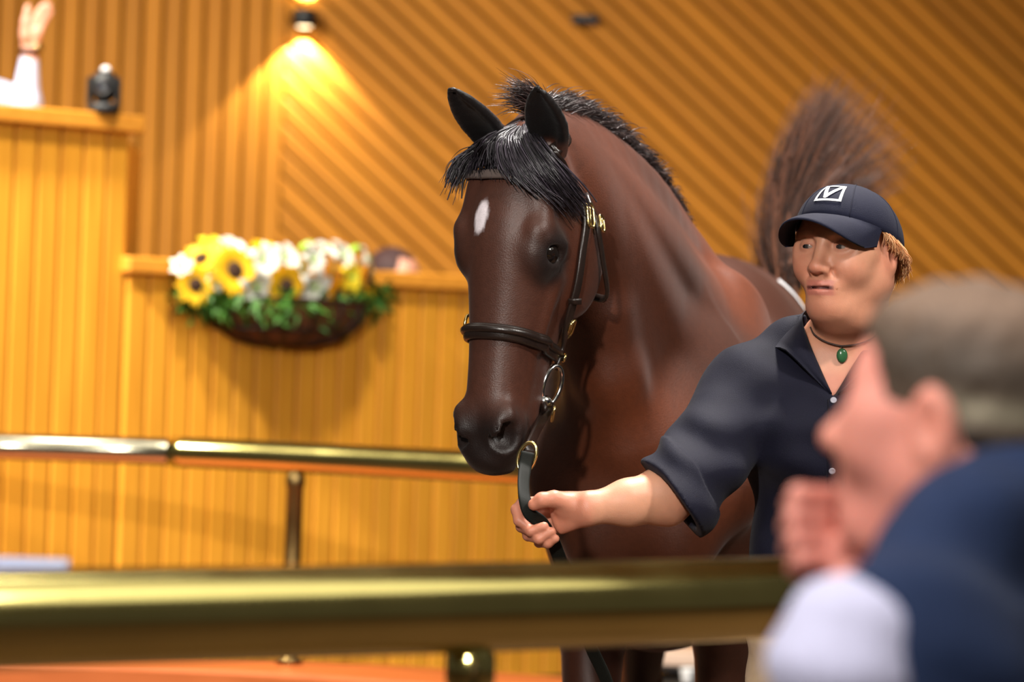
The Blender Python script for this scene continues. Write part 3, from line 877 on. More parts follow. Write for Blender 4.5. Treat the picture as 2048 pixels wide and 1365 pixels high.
# ears
EAR = []
for sg, tip in ((-1, (899, 178, 6.60)), (1, (1073, 176, 6.56))):
    base = HF(0.022, -0.062, sg * 0.060); tp = P(*tip); axis = nrm(tp - base); L = np.linalg.norm(tp - base)
    outw = nrm(HF.d(0, 0.75, sg * 0.2) if sg > 0 else HF.d(0, 0.85, 0.05)); outw = nrm(outw - axis * (outw @ axis)); side = np.cross(axis, outw)
    EF = Frame(base, axis, outw, side); EAR.append((EF, L, sg))
    def ear(p, EF=EF, L=L):
        q = EF.inv(p); t = q[..., 0] / L; tc = np.clip(t, -0.12, 1)
        wd = np.interp(tc, [-.12, 0, .18, .38, .6, .8, .93, 1.0], [.026, .031, .038, .041, .036, .025, .013, .004])
        dp = np.interp(tc, [-.12, 0, .2, .5, .8, 1.0], [.028, .026, .022, .018, .012, .004])
        x = q[..., 2] / wd; y = (q[..., 1] + 0.004) / dp
        k0 = np.sqrt(x * x + y * y + 1e-12)
        return np.maximum((k0 - 1) * np.minimum(wd, dp) * 0.8, np.abs(q[..., 0] - tc * L) - 0.004)
    hs.fn(ear, base + axis * L * 0.5, L * 0.62 + 0.03, 0.012)
    def scoop(p, EF=EF, L=L):
        q = EF.inv(p); t = np.clip(q[..., 0] / L, 0.06, 0.93)
        wd = np.interp(t, [.06, .2, .4, .65, .93], [.012, .026, .031, .025, .004])
        x = q[..., 2] / wd; y = (q[..., 1] - 0.016) / 0.020
        return np.maximum((np.sqrt(x * x + y * y + 1e-12) - 1) * np.minimum(wd, .02) * 0.8, np.abs(q[..., 0] - t * L) - 0.001)
    hs.fn(scoop, base + axis * L * 0.5, L * 0.6 + 0.03, 0.006, '-')

allc = np.array([p[3] for p in hs.p])
HV, HFc = hs.mesh((-.22, 6.25, -.01), (.95, 9.50, 2.05), 0.0068, 14, 1)
# coat: bay with black points
q = HF.inv(HV); inhead = sstep(-0.02, 0.03, q[:, 0]) * (np.abs(q[:, 2]) < 0.16) * (q[:, 1] > -0.30) * (q[:, 0] < 0.7)
bay = np.array(srgb(66, 31, 15)); dark = np.array(srgb(36, 18, 12)); black = np.array(srgb(19, 15, 15)); redb = np.array(srgb(100, 46, 20)); face = np.array(srgb(70, 42, 33))
C = np.tile(bay, (len(HV), 1))
def mixc(C, col, m): m = np.clip(m, 0, 1)[:, None]; return C * (1 - m) + np.array(col) * m
C = mixc(C, redb, 0.55 * sstep(0.1, 0.9, 0.5 + 0.5 * vnoise(HV, 5, 3)))
C = mixc(C, dark, 0.5 * sstep(1.25, 1.0, HV[:, 2]) * (q[:, 0] > 0.4) + 0.45 * sstep(0.2, 0.8, vnoise(HV, 4, 9)))  # chest and lower body shade painted in, plus random darker patches
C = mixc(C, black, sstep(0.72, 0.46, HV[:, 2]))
C = mixc(C, face, 0.75 * inhead * sstep(-0.12, -0.02, q[:, 1]))  # purplish ceiling sheen painted into the front of the face
C = mixc(C, black, 0.92 * inhead * sstep(0.475, 0.555, q[:, 0] + 0.15 * np.minimum(0, q[:, 1] + 0.05)))
for sg in (-1, 1):
    e = np.linalg.norm((q - np.array([0.226, -0.055, sg * 0.09])) / np.array([0.055, 0.055, 0.06]), axis=1)
    C = mixc(C, black, 0.9 * inhead * sstep(1.35, 0.6, e))
# star on the forehead
st = np.linalg.norm((q - np.array([0.168, 0.015, -0.026])) / np.array([0.030, 0.05, 0.016]), axis=1) + 0.25 * vnoise(HV, 90, 5)
C = mixc(C, srgb(226, 216, 222), inhead * sstep(1.15, 0.75, st))
for EF, L, sg in EAR:
    r = EF.inv(HV); m = (np.abs(r[:, 2]) < .05) & (np.abs(r[:, 1]) < .045) & (r[:, 0] > 0.0) & (r[:, 0] < L + .02)
    C = mixc(C, black, m * np.maximum(sstep(-0.016, -0.008, r[:, 1]) * sstep(0.0, 0.03, r[:, 0]), sstep(0.55 * L, 0.85 * L, r[:, 0])))
hx_ = HV[:, 2] < 0.075
C = mixc(C, srgb(40, 34, 30), hx_ * 1.0)
M_COAT = vcol('bay_coat', 0.46, 0.42, 0.12, 90, 0.22, 420, sheen=0.06, coat=0.0)
HB = np.array([.40, 8.0, 0.0])
horse = empty('horse', HB, 'dark bay horse with a small white star, led past the rail', 'horse')
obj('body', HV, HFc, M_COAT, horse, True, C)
EYE = plain('dark_wet_eye', (0.008, 0.005, 0.004), 0.06, spec=0.6)
for sg in (-1, 1):
    obj('eye', *sphere(HF(0.221, -0.051, sg * 0.0800), 0.0240, 20, 14), EYE, horse)

if 0:
    for nm, p in (('eye', HF(.219,-.05,.09)), ('fareye', HF(.219,-.045,-.1)), ('jaw', HF(.25,-.262,.05)), ('lip', HF(.61,-.085,0)), ('nostril', HF(.556,-.05,.06)), ('muzL', HF(.56,-.05,-.058)), ('forehead', HF(.1,.006,0)), ('nbL', HF(.38,-.04,-.068)), ('nbR', HF(.38,-.13,.06))):
        print('LM', nm, [round(v) for v in proj(p)])
def spx(px, py, d0=6.1, d1=6.86, lift=0.0, S=hs):
    """point of the horse's surface seen at a photo pixel, lifted along its normal"""
    p = S.hit(P(px, py, d0), P(px, py, d1)); g = S.grad1(p)
    return p + g * lift, g
def mirror(p):
    q = HF.inv(p); q[..., 2] *= -1; return HF.o + q @ HF.R.T
def ring_at(t0, phis, lift, tf=lambda ph: 0.0):
    pts, ns = [], []
    for ph in phis:
        t = t0 + tf(ph); c = float((spline(np.array([t]), HT, H_top) + spline(np.array([t]), HT, H_bot))[0] / 2)
        p = hs.hit(HF(t, c + 0.22 * math.cos(ph), 0.22 * math.sin(ph)), HF(t, c, 0)); g = hs.grad1(p)
        pts.append(p + g * lift); ns.append(g)
    return np.array(pts), np.array(ns)

# ---- hair
M_HAIR = vcol('black_horse_hair', 0.36, 0.5, 0.1, 60, 0.0, 100)
def haircol(n, a, b): 
    t = RNG.random((n, 1)) ** 2; return np.array(a) * (1 - t) + np.array(b) * t
g = []
for pts in ([(1006, 262), (968, 306), (932, 340), (916, 384)], [(1014, 258), (980, 304), (944, 338), (924, 372)], [(1022, 254), (996, 300), (972, 330), (958, 352)],
            [(1030, 252), (1014, 300), (1010, 332), (1022, 356)], [(1036, 250), (1034, 306), (1060, 362), (1100, 408)],
            [(1044, 250), (1058, 306), (1098, 368), (1146, 436)], [(1052, 250), (1078, 312), (1120, 366), (1162, 420)]):
    path = []
    for i, (x, y) in enumerate(pts):
        p, n = spx(x, y); path.append(p + n * (0.022, 0.026, 0.018, 0.014)[i])
    path[0] = HF(-0.012, -0.055, (path[0] - HF.o) @ s_ * 0.6)
    g.append(path)
pa, ra = guide_strands(g, 1300, 14, 0.010, (1, .2), 0.0019, 0.004, 0.3)
pb, rb = guide_strands(g, 160, 14, 0.008, (1, .3), 0.0042, 0.004, 0.3)
pa = np.concatenate([pa, pb]); ra = np.concatenate([ra, rb])
strands('forelock', pa, ra, M_HAIR, horse, 4, haircol(len(pa), srgb(20, 17, 20), srgb(70, 62, 72)))
# wind-lifted tuft between the ears
g = []
for (x0, y0), (x1, y1), (x2, y2), (x3, y3) in (((1064, 262), (1058, 226), (1026, 212), (990, 222)), ((1070, 250), (1064, 212), (1030, 186), (996, 182)), ((1080, 246), (1078, 206), (1052, 176), (1012, 160)), ((1092, 244), (1096, 214), (1076, 186), (1040, 170))):
    g.append([P(x0, y0, 6.78), P(x1, y1, 6.76), P(x2, y2, 6.74), P(x3, y3, 6.73)])
pa, ra = guide_strands(g, 420, 12, 0.010, (1, .1), 0.0016, 0.006, 0.4)
strands('mane_tuft', pa, ra, M_HAIR, horse, 3, haircol(len(pa), srgb(24, 18, 19), srgb(96, 74, 70)))
# mane: upright fringe along the crest
n = 6500; t = np.sort(RNG.random(n)) * 13.6
i = np.minimum(t.astype(int), 13); f = (t - i)[:, None]
CR = np.array([hs.hit(c + np.array([0.05, 0, 0.16]), c - np.array([0.02, 0, 0.05])) for c in NC])
root = CR[i] * (1 - f) + CR[i + 1] * f - np.array([0, 0, 0.006])
tang = NC[i + 1] - NC[i]; tang /= np.linalg.norm(tang, axis=1)[:, None]
out = nrm((0.5, 0.0, 0.8)) * 0.8 + RNG.normal(size=(n, 3)) * 0.16 + tang * 1.1
Ln = (0.028 + 0.020 * RNG.random((n, 1))) * np.clip(1.25 - t[:, None] / 13.6 * 0.8, 0.3, 1)
m = 6; ss = np.linspace(0, 1, m)
pa = root[:, None, :] + RNG.normal(size=(n, 1, 3)) * 0.010 + out[:, None, :] * Ln[:, None, :] * ss[None, :, None] + np.array([-0.1, 0.1, -0.42]) * (Ln[:, None, :] * ss[None, :, None] ** 2.2)
strands('mane', pa, 0.0011 * np.linspace(1, .3, m)[None, :] * (0.7 + 0.6 * RNG.random((n, 1))), M_HAIR, horse, 3, haircol(n, srgb(30, 24, 25), srgb(96, 82, 80)))
# tail: flung up and fanned out
TG = [[(1590, 640), (1556, 600), (1532, 565), (1520, 520)],
      [(1582, 620), (1545, 540), (1538, 440), (1556, 360)],
      [(1580, 600), (1555, 480), (1568, 360), (1608, 260), (1655, 168)],
      [(1572, 560), (1568, 450), (1596, 340), (1636, 250), (1676, 172)],
      [(1580, 540), (1590, 440), (1626, 345), (1680, 270), (1740, 220)],
      [(1586, 530), (1608, 440), (1652, 364), (1715, 300), (1772, 225)],
      [(1590, 520), (1630, 440), (1690, 390), (1750, 350), (1812, 312)],
      [(1592, 520), (1640, 470), (1700, 440), (1745, 410), (1770, 395)]]
g = [[P(x, y, 9.10 + 0.05 * k) for k, (x, y) in enumerate(pts)] for pts in TG]
pa, ra = guide_strands(g[:2] + g[2:5], 1900, 18, 0.024, (1, .10), 0.0018, 0.02, 0.6)
pb, rb = guide_strands(g[2:], 1300, 18, 0.03, (1, .10), 0.0019, 0.025, 0.55)
pa = np.concatenate([pa, pb]); ra = np.concatenate([ra, rb])
strands('tail', pa, ra, M_HAIR, horse, 3, haircol(len(pa), srgb(34, 20, 16), srgb(150, 96, 70)))
# hip number sticker
st_c = (1585, 588)
sv = []; base_, bn0 = spx(*st_c, 8.0, 9.6)
ta = nrm(np.cross(bn0, (0, 1, 0))); tb = np.cross(bn0, ta)
for i in range(7):
    for j in range(5):
        o_ = base_ + ta * (i - 3) * 0.016 + tb * (j - 2) * 0.016
        p = hs.hit(o_ + bn0 * 0.06, o_ - bn0 * 0.10); sv.append(p + bn0 * 0.003)
sv = np.array(sv)
obj('hip_sticker', sv, [(i * 5 + j, i * 5 + j + 1, (i + 1) * 5 + j + 1, (i + 1) * 5 + j) for i in range(6) for j in range(4)], plain('white_sticker', (0.85, 0.85, 0.86), 0.4), horse)['label'] = 'white paper hip sticker'

# ---- bridle
M_LEATH = plain('dark_brown_leather', srgb(34, 24, 20), 0.32, noise=0.25, nscale=60, bump=0.12, bscale=500, spec=0.6)
brd = empty('bridle', H_O, 'dark leather bridle with brass buckles on the horse\'s head', 'bridle')
ph = np.linspace(0, 2 * math.pi, 56, endpoint=False)
pts, ns = ring_at(0.372, ph, 0.004, lambda a: 0.016 * (0.5 - 0.5 * math.cos(a)))
nb = obj('noseband', *strap(pts, ns, 0.030, 0.007, True), M_LEATH, brd)
obj('noseband_roll', *tube(pts + ns * 0.006 - a_ * 0.0045, 0.0072, 10, True), M_LEATH, nb)
cheek = [(1112, 300), (1140, 372), (1166, 432), (1160, 500), (1150, 570), (1134, 632), (1120, 690), (1106, 735)]
cp = [spx(x, y, lift=0.006) for x, y in cheek]
cpath = catmull([p for p, _ in cp], 40); cn = catmull([n for _, n in cp], 40)
obj('cheekpiece', *strap(cpath, cn, 0.019, 0.004), M_LEATH, brd)
obj('cheekpiece', *strap(mirror(cpath), HF.d(0, 0, -1) * np.ones((40, 3)), 0.019, 0.004), M_LEATH, brd)
# headpiece over the poll behind the ears
hp = [cpath[0], HF(0.0, -0.085, 0.075), HF(-0.035, -0.095, 0.03), HF(-0.035, -0.095, -0.03), HF(0.0, -0.085, -0.075), mirror(cpath[0])]
hpp = catmull(hp, 30); hq = HF.inv(hpp); hn = np.stack([0.9 * np.ones(30) * -1, np.zeros(30), np.clip(hq[:, 2] / 0.07, -1, 1)], 1) @ HF.R.T
obj('headpiece', *strap(hpp, hn, 0.024, 0.004), M_LEATH, brd)
pts, ns = ring_at(0.088, np.radians(np.linspace(-84, 84, 40)), 0.005)
obj('browband', *strap(pts, ns, 0.019, 0.005), plain('worn_grey_leather', srgb(96, 84, 80), 0.3, noise=0.2, nscale=50), brd)
tl = [spx(x, y, lift=0.007) for x, y in ((1168, 392), (1186, 450), (1198, 520), (1206, 590))]
tl_p = [p for p, _ in tl] + [HF(0.26, -0.29, 0.03), HF(0.26, -0.295, -0.03)]; tl_n = [n for _, n in tl] + [HF.d(0, -1, 0)] * 2
obj('throat_latch', *strap(catmull(tl_p, 30), catmull(tl_n, 30), 0.015, 0.004), M_LEATH, brd)
def buckle(px, py, w_, h_, ang, parent, mat=M_BRASS_FIT, lift=0.012, r=0.0028, name='buckle'):
    p, n = spx(px, py, lift=lift)
    vx = nrm(rt - n * (rt @ n)); vy = np.cross(n, vx)
    if vy[2] < 0: vy = -vy
    ca, sa = math.cos(ang), math.sin(ang); ux, uy = vx * ca + vy * sa, -vx * sa + vy * ca
    q = [p + ux * w_ * np.sign(math.cos(a)) * abs(math.cos(a)) ** .55 + uy * h_ * np.sign(math.sin(a)) * abs(math.sin(a)) ** .55 for a in np.linspace(0, 2 * math.pi, 28, endpoint=False)]
    o = obj(name, *tube(np.array(q), r, 8, True), mat, parent)
    obj('tongue', *tube(np.array([p - uy * h_, p + uy * h_]), r * 0.7, 6), mat, o)
    return o
buckle(1170, 434, 0.011, 0.023, 0.12, brd)
buckle(1192, 450, 0.010, 0.015, 0.25, brd)
buckle(1131, 652, 0.010, 0.024, -0.28, brd)
buckle(1117, 712, 0.006, 0.014, -0.1, brd)
buckle(1094, 826, 0.007, 0.017, -0.6, brd)
p, n = spx(1142, 600, lift=0.010); obj('keeper', *strap(np.array([p - rt * 0.012, p + rt * 0.012]), n, 0.012, 0.004), M_LEATH, brd)
p, n = spx(1108, 712, lift=0.010); obj('keeper', *strap(np.array([p - rt * 0.014, p + rt * 0.014]), n, 0.02, 0.006), M_LEATH, brd)
# far cheek buckle catching the light at the left edge of the noseband
p = mirror(spx(1112, 640)[0]); fbp = HF(0.352, -0.07, -0.083)
obj('buckle', *tube(np.array([fbp + a_ * 0.016 * math.sin(a) + n_ * 0.010 * math.cos(a) for a in np.linspace(0, 6.283, 24, endpoint=False)]), 0.003, 8, True), M_BRASS_FIT, brd)
# bit: chromed loose ring each side with a mouthpiece, and the chin strap
rc, rn = spx(1092, 768, lift=0.012)
u = nrm(rt * 0.62 + fw * 0.5); vv = nrm(up + rt * 0.22)
rq = np.array([rc + u * 0.021 * math.cos(a) + vv * 0.036 * math.sin(a) for a in np.linspace(0, 6.283, 36, endpoint=False)])
bit = obj('bit_ring', *tube(rq, 0.0042, 10, True), M_STEEL, brd)
obj('bit_ring', *tube(mirror(rq), 0.0042, 10, True), M_STEEL, brd)
mc = rc - vv * 0.03 - rt * 0.008
obj('mouthpiece', *tube(np.array([mc, mc + (mirror(mc) - mc) * 0.5 + a_ * 0.004, mirror(mc)]), 0.008, 12), M_STEEL, brd)
obj('bit_boss', *sphere(mc - fw * 0.008, (0.013, 0.012, 0.011)), M_STEEL, brd)
cs = [spx(1090, 800, lift=0.008)[0], spx(1080, 822, lift=0.010)[0], spx(1068, 850, lift=0.010)[0], P(1060, 890, 6.50), P(1058, 912, 6.48)]
obj('chin_strap', *strap(catmull(cs, 24), nrm(-fw + rt * 0.4), 0.022, 0.004), M_LEATH, brd)
bk = [spx(1078, 812, lift=0.012)[0], HF(0.50, -0.17, 0.02), HF(0.50, -0.17, -0.02), mirror(spx(1078, 812, lift=0.012)[0])]
obj('curb_strap', *strap(catmull(bk, 20), HF.d(0, -1, 0), 0.018, 0.004), M_LEATH, brd)

# ---- lead rein: strap with a brass ring, through the handler's fist and down
M_LEAD = plain('dark_green_black_webbing', srgb(18, 20, 16), 0.7, spec=0.2, noise=0.2, nscale=120, bump=0.2, bscale=700)
HAND_D = 6.36
lead = empty('lead_rein', P(1062, 1000, 6.42), 'dark lead rein with a brass ring, running through the handler\'s fist', 'lead rein')
rcx = P(1054, 915, 6.46)
q = [rcx + rt * (0.0155 * math.cos(a) + 0.006 * math.sin(a)) + up * 0.0255 * math.sin(a) - fw * 0.006 * math.cos(a) for a in np.linspace(0, 6.283, 32, endpoint=False)]
obj('ring', *tube(np.array(q), 0.0036, 10, True), M_BRASS_FIT, lead)
lp_ = [P(1056, 905, 6.45), P(1050, 935, 6.44), P(1047, 968, 6.39), P(1050, 1000, 6.352), P(1060, 1028, 6.348), P(1082, 1045, 6.360), P(1099, 1072, 6.374), P(1112, 1098, 6.385), P(1140, 1180, 6.45), P(1180, 1290, 6.55), P(1215, 1370, 6.6), P(1240, 1480, 6.65)]
LPATH = catmull(lp_, 70)
tw = np.linspace(0, 1, 70)[:, None]
lnor = nrm(-fw) * 1.0 + rt * (0.35 * np.sin(tw * 5))
obj('strap', *strap(LPATH, lnor, 0.024, 0.003), M_LEAD, lead)
# ------------------------------------------------------------------ people
SKIN = np.array(srgb(208, 150, 120)); SKIN_R = np.array(srgb(194, 114, 92)); LIP = np.array(srgb(188, 112, 98)); BROW = np.array(srgb(150, 112, 88))
M_SKIN = vcol('skin', 0.48, 0.45, 0.05, 70, 0.12, 500, subsurf=0.12)
M_EYEB = vcol('eyeball', 0.12, 0.5, 0.0, 10, 0.0, 10)
def add_head(S, Fr, sc=1.0, wide=1.0, chin2=1.0, nose=1.0, lids=0.0055):
    """skull, jaw and features in a frame x forward, y to the person's left, z up, eyes at z = 0"""
    def A(x, y, z): return Fr(x * sc, y * sc * wide, z * sc)
    def e(x, y, z, r, k=0.02, op='+', R=None): S.ell(A(x, y, z), np.array(r) * sc * np.array([1, wide, 1]), Fr.R if R is None else Fr.R @ R, k * sc, op)
    def c(p, q, r0, r1, k=0.012, op='+'): S.cone(A(*p), A(*q), r0 * sc, r1 * sc, k * sc, op)
    e(-.014, 0, .026, (.090, .073, .076), .02)
    e(.026, 0, .030, (.060, .063, .052), .03)
    e(.034, 0, -.040, (.056, .054, .066), .04)
    for s in (-1, 1):
        e(-.008, s * .050, -.040, (.040, .018, .036), .03)
        c((-.014, s * .052, -.052), (.054, s * .018, -.098), .016, .014, .035)
        e(.058, s * .040, -.034, (.028, .025, .027), .03)
        c((.078, s * .014, .018), (.062, s * .050, .018), .008, .008, .022)
        e(.044, s * .055, -.008, (.028, .014, .016), .02)
    e(.070, 0, -.099, (.020, .024, .018), .025)
    e(.020, 0, -.112, (.052, .044, .024 * chin2), .035)
    # sockets, lids
    for s in (-1, 1):
        e(.092, s * .033, .000, (.018, .021, .013), .016, '-')
        e(.0715, s * .032, -.001, (.0155, .0175, .0135), .006)
        e(.090, s * .032, -.002, (.012, .0140, lids), .003, '-')
        c((.076, s * .020, -.018), (.066, s * .046, -.014), .0055, .0045, .012)
    # nose
    c((.084, 0, .008), (.100 + .010 * nose, 0, -.034), .0068, .0100, .016)
    e(.102 + .008 * nose, 0, -.039, (.0115, .0125, .0100), .010)
    for s in (-1, 1):
        e(.094, s * .0135, -.042, (.013, .0080, .0090), .008)
        e(.103, s * .0075, -.0505, (.007, .0042, .0045), .004, '-')
        c((.090, s * .022, -.044), (.078, s * .033, -.076), .003, .002, .010, '-')
    # mouth
    e(.076, 0, -.070, (.019, .030, .018), .02)
    for s in (-1, 1):
        c((.0925, s * .003, -.0665), (.080, s * .024, -.0712), .0046, .0032, .006)
        c((.0915, s * .003, -.0790), (.080, s * .023, -.0740), .0054, .0032, .006)
        c((.0985, 0, -.0725), (.084, s * .026, -.0722), .0026, .0022, .003, '-')
    # ears
    for s in (-1, 1):
        t = math.radians(12); Rr = np.array([[math.cos(t), 0, math.sin(t)], [0, 1, 0], [-math.sin(t), 0, math.cos(t)]])
        S.ell(A(-.014, s * .077, -.012), np.array((.020, .010, .033)) * sc, Fr.R @ Rr, .008 * sc)
        S.ell(A(-.010, s * .086, -.010), np.array((.011, .008, .020)) * sc, Fr.R @ Rr, .006 * sc, '-')
    return A
def head_cols(V, Fr, sc, wide, C):
    q = Fr.inv(V) / sc; q[:, 1] /= wide; ay = np.abs(q[:, 1])
    near = (np.linalg.norm(q, axis=1) < .16)
    g = lambda c, r: np.exp(-(((q - np.array(c)) / np.array(r)) ** 2).sum(1)) * near
    qa = q.copy(); qa[:, 1] = ay
    ga = lambda c, r: np.exp(-(((qa - np.array(c)) / np.array(r)) ** 2).sum(1)) * near
    C = mixc(C, SKIN_R, 0.55 * ga((.07, .042, -.04), (.03, .028, .028)) + 0.6 * g((.115, 0, -.04), (.02, .016, .016)) + 0.4 * g((.075, 0, -.105), (.03, .03, .02)) + 0.6 * ga((-.015, .08, -.01), (.03, .016, .04)))
    C = mixc(C, LIP, near * (q[:, 0] > .07) * (np.abs(q[:, 2] + .0725) < .0125) * sstep(.030, .022, ay) * 0.85)
    C = mixc(C, srgb(92, 44, 40), near * (q[:, 0] > .078) * sstep(.0035, .0015, np.abs(q[:, 2] + .0720)) * sstep(.028, .022, ay))
    C = mixc(C, BROW, near * (q[:, 0] > .05) * 0.55 * sstep(.007, .003, np.abs(q[:, 2] - .022 + .10 * np.maximum(0, ay - .04))) * sstep(.010, .016, ay) * sstep(.056, .048, ay))
    C = mixc(C, srgb(150, 96, 80), 0.5 * ga((.085, .032, -.002), (.02, .02, .009)))
    return C
def add_eyes(Fr, sc, wide, parent, gaze, iris=(52, 50, 50)):
    for s in (-1, 1):
        c = Fr(.0710 * sc, s * .032 * sc * wide, -.001 * sc); V, F = sphere(c, 0.0142 * sc, 28, 20)
        d = ((V - c) / (0.0142 * sc)) @ nrm(gaze)
        C = np.tile(np.array(srgb(150, 134, 124)), (len(V), 1)); C = mixc(C, srgb(*iris), sstep(.78, .84, d)); C = mixc(C, (0.004, 0.004, 0.005), sstep(.965, .98, d))
        obj('eye', V, F, M_EYEB, parent, True, C)
def cloth(name, col, rough=0.75, bump=0.35):
    m = plain(name, col, rough, noise=0.18, nscale=35, bump=bump, bscale=900, spec=0.18, sheen=0.04); return m
def mesh_obj(name, S, lo, hi, h, mat, parent, col=None, project=1, B=12):
    V, F = S.mesh(lo, hi, h, B, project)
    return obj(name, V, F, mat, parent, True, None if col is None else col(V)), V
def bounds(S, pad=0.02):
    lo = np.min([p[3] - p[4] for p in S.p if p[0] == '+'], 0) - pad; hi = np.max([p[3] + p[4] for p in S.p if p[0] == '+'], 0) + pad
    return lo, hi
def half(S, f, p, n):
    """wrap a distance function so that it ends at the plane through p with outward normal n"""
    n = nrm(n); p = np.asarray(p, float)
    return lambda q: np.maximum(f(q), (q - p) @ n)
def folds(axis, freq, amp, seed, c, rad):
    """displacement for cloth creases"""
    def f(p):
        q = p - c; w_ = vnoise(p, 9.0, seed) * 1.6
        return amp * np.sin((q @ np.asarray(axis)) * freq + w_ * 2.0) * np.clip(0.5 + 0.7 * vnoise(p, 12.0, seed + 1), 0, 1)
    return f
# ------------------------------------------------------------------ the handler
WO = P(1693, 496, 6.50); yaw = math.radians(33); WS = 1.03
WF = Frame(WO, nrm((-math.sin(yaw), -math.cos(yaw), 0.0)), nrm((math.cos(yaw), -math.sin(yaw), 0)), np.array([0, 0, 1.0]))
hand_root = P(1690, 1100, 6.58); hand_root[2] = 0
wom = empty('person', hand_root, 'woman in navy shirt and cap leading the bay horse with her outstretched arm', 'person')
ws = Sdf()
add_head(ws, WF, WS, 1.0, 1.0, 0.6, 0.0033)
# neck, chest, shoulders (under the shirt), arms
ws.ecap(WF(-.035, 0, -.07), P(1697, 690, 6.60), (1, 0, 0), (.062, .060), (.068, .064), 0.04)
ws.ell(WF(-.002, 0, -.128), (.048, .050, .028), WF.R, 0.03)
ws.ell(P(1690, 800, 6.58), (.155, .085, .13), None, 0.05)
ws.ell(P(1690, 980, 6.58), (.12, .085, .16), None, 0.05)
ws.cone(P(1690, 710, 6.60), P(1500, 775, 6.57), .055, .05, 0.04)
ws.cone(P(1700, 710, 6.60), P(1880, 780, 6.60), .055, .05, 0.04)
SH_R, EL_R, WR_R = P(1480, 800, 6.55), P(1384, 952, 6.43), P(1176, 1018, 6.345)
ws.cone(SH_R, EL_R, .052, .050, 0.03)
ws.ecap(EL_R, P(1330, 993, 6.40), (0, 0, 1), (.050, .046), (.050, .044), 0.02)
ws.ecap(P(1330, 993, 6.40), P(1255, 1006, 6.37), (0, 0, 1), (.050, .044), (.038, .033), 0.02)
ws.ecap(P(1255, 1006, 6.37), WR_R, (0, 0, 1), (.038, .033), (.027, .022), 0.02)
# right hand closed on the lead
ws.ecap(WR_R, P(1120, 1026, 6.372), (0, 0, 1), (.028, .020), (.038, .017), 0.015)
ws.ell(P(1138, 1012, 6.352), (.030, .018, .021), None, 0.012)
ws.chain([P(1150, 1010, 6.350), P(1108, 999, 6.340), P(1084, 1001, 6.336), P(1068, 1010, 6.338)], [.018, .0145, .0130, .0105], 0.006)
for pts, r in (([(1108, 1005, 6.385), (1046, 1006, 6.392), (1033, 1020, 6.378), (1038, 1042, 6.366), (1052, 1052, 6.362)], .0098),
               ([(1105, 1024, 6.392), (1052, 1036, 6.400), (1043, 1054, 6.384), (1062, 1063, 6.356), (1088, 1054, 6.350)], .0098),
               ([(1108, 1042, 6.392), (1066, 1058, 6.400), (1056, 1072, 6.382), (1078, 1079, 6.354), (1103, 1064, 6.350)], .0092),
               ([(1114, 1056, 6.392), (1084, 1074, 6.395), (1078, 1086, 6.380), (1096, 1088, 6.358), (1111, 1078, 6.352)], .0082)):
    ws.chain([P(*p) for p in pts], [r * 1.1, r * 1.05, r, r * .95, r * .86], 0.004)
# left arm bent, fist in front of the waist
SH_L, EL_L, WR_L = P(1885, 800, 6.60), P(1905, 1020, 6.62), P(1800, 1085, 6.40)
ws.cone(SH_L, EL_L, .050, .042, 0.03); ws.cone(EL_L, WR_L, .042, .027, 0.02)
ws.ell(P(1768, 1082, 6.36), (.036, .034, .030), None, 0.015)
for k in range(4):
    z = -14 + k * 15
    ws.chain([P(1768, 1072 + z, 6.335), P(1746, 1070 + z, 6.318), P(1742, 1076 + z, 6.302), P(1758, 1080 + z, 6.295)], [.010, .0098, .0092, .008], 0.004)
ws.chain([P(1772, 1062, 6.33), P(1756, 1056, 6.305), P(1744, 1062, 6.29)], [.014, .012, .010], 0.006)
def wcol(V):
    C = np.tile(SKIN, (len(V), 1))
    C = mixc(C, SKIN_R, 0.30 * np.clip(0.5 + 0.6 * vnoise(V, 22, 2), 0, 1) + 0.5 * sstep(1.385, 1.36, V[:, 2]) * (V[:, 0] > 0.3) * (V[:, 2] > 1.2))
    px = V[:, 0] / V[:, 1]
    C = mixc(C, SKIN_R, 0.55 * sstep(0.165, 0.135, V[:, 0]) * (V[:, 2] < 1.3))
    return head_cols(V, WF, WS, 1.0, C)
lo, hi = bounds(ws, 0.01)
mesh_obj('body', ws, lo, hi, 0.0034, M_SKIN, wom, wcol)
add_eyes(WF, WS, 1.0, wom, nrm((-0.80, -0.55, -0.02)))

# shirt
NAVY = srgb(14, 14, 32)
M_SHIRT = cloth('navy_cotton', NAVY, 0.7)
sh = Sdf()
sh.ell(P(1690, 830, 6.59), (.195, .118, .17), None, 0.05)
sh.ell(P(1612, 872, 6.50), (.095, .075, .085), None, 0.06)
sh.ell(P(1756, 872, 6.49), (.095, .075, .085), None, 0.06)
sh.ell(P(1692, 1050, 6.58), (.168, .130, .22), None, 0.06)
sh.ell(P(1692, 1190, 6.58), (.178, .140, .13), None, 0.05)
sh.cone(P(1650, 690, 6.60), P(1492, 768, 6.56), .066, .070, 0.05)
sh.cone(P(1740, 690, 6.62), P(1885, 775, 6.60), .066, .070, 0.05)
a0, b0 = P(1488, 806, 6.555), P(1352, 992, 6.40)
cutp = P(1352, 998, 6.38); cutn = nrm(rt * -0.80 - up * 0.55 - fw * 0.15)
t1 = Sdf(); t1.cone(a0, b0 + (b0 - a0) * 0.25, .078, .076)
sh.fn(half(None, t1.p[0][1], cutp, cutn), t1.p[0][3], t1.p[0][4], 0.03)
t2 = Sdf(); t2.cone(a0, b0 + (b0 - a0) * 0.25, .080, .0815)
f2 = half(None, t2.p[0][1], cutp + cutn * 0.004, cutn); lowp = cutp - cutn * 0.050
sh.fn(lambda q: np.maximum(f2(q), -((q - lowp) @ cutn)), t2.p[0][3], t2.p[0][4], 0.004)
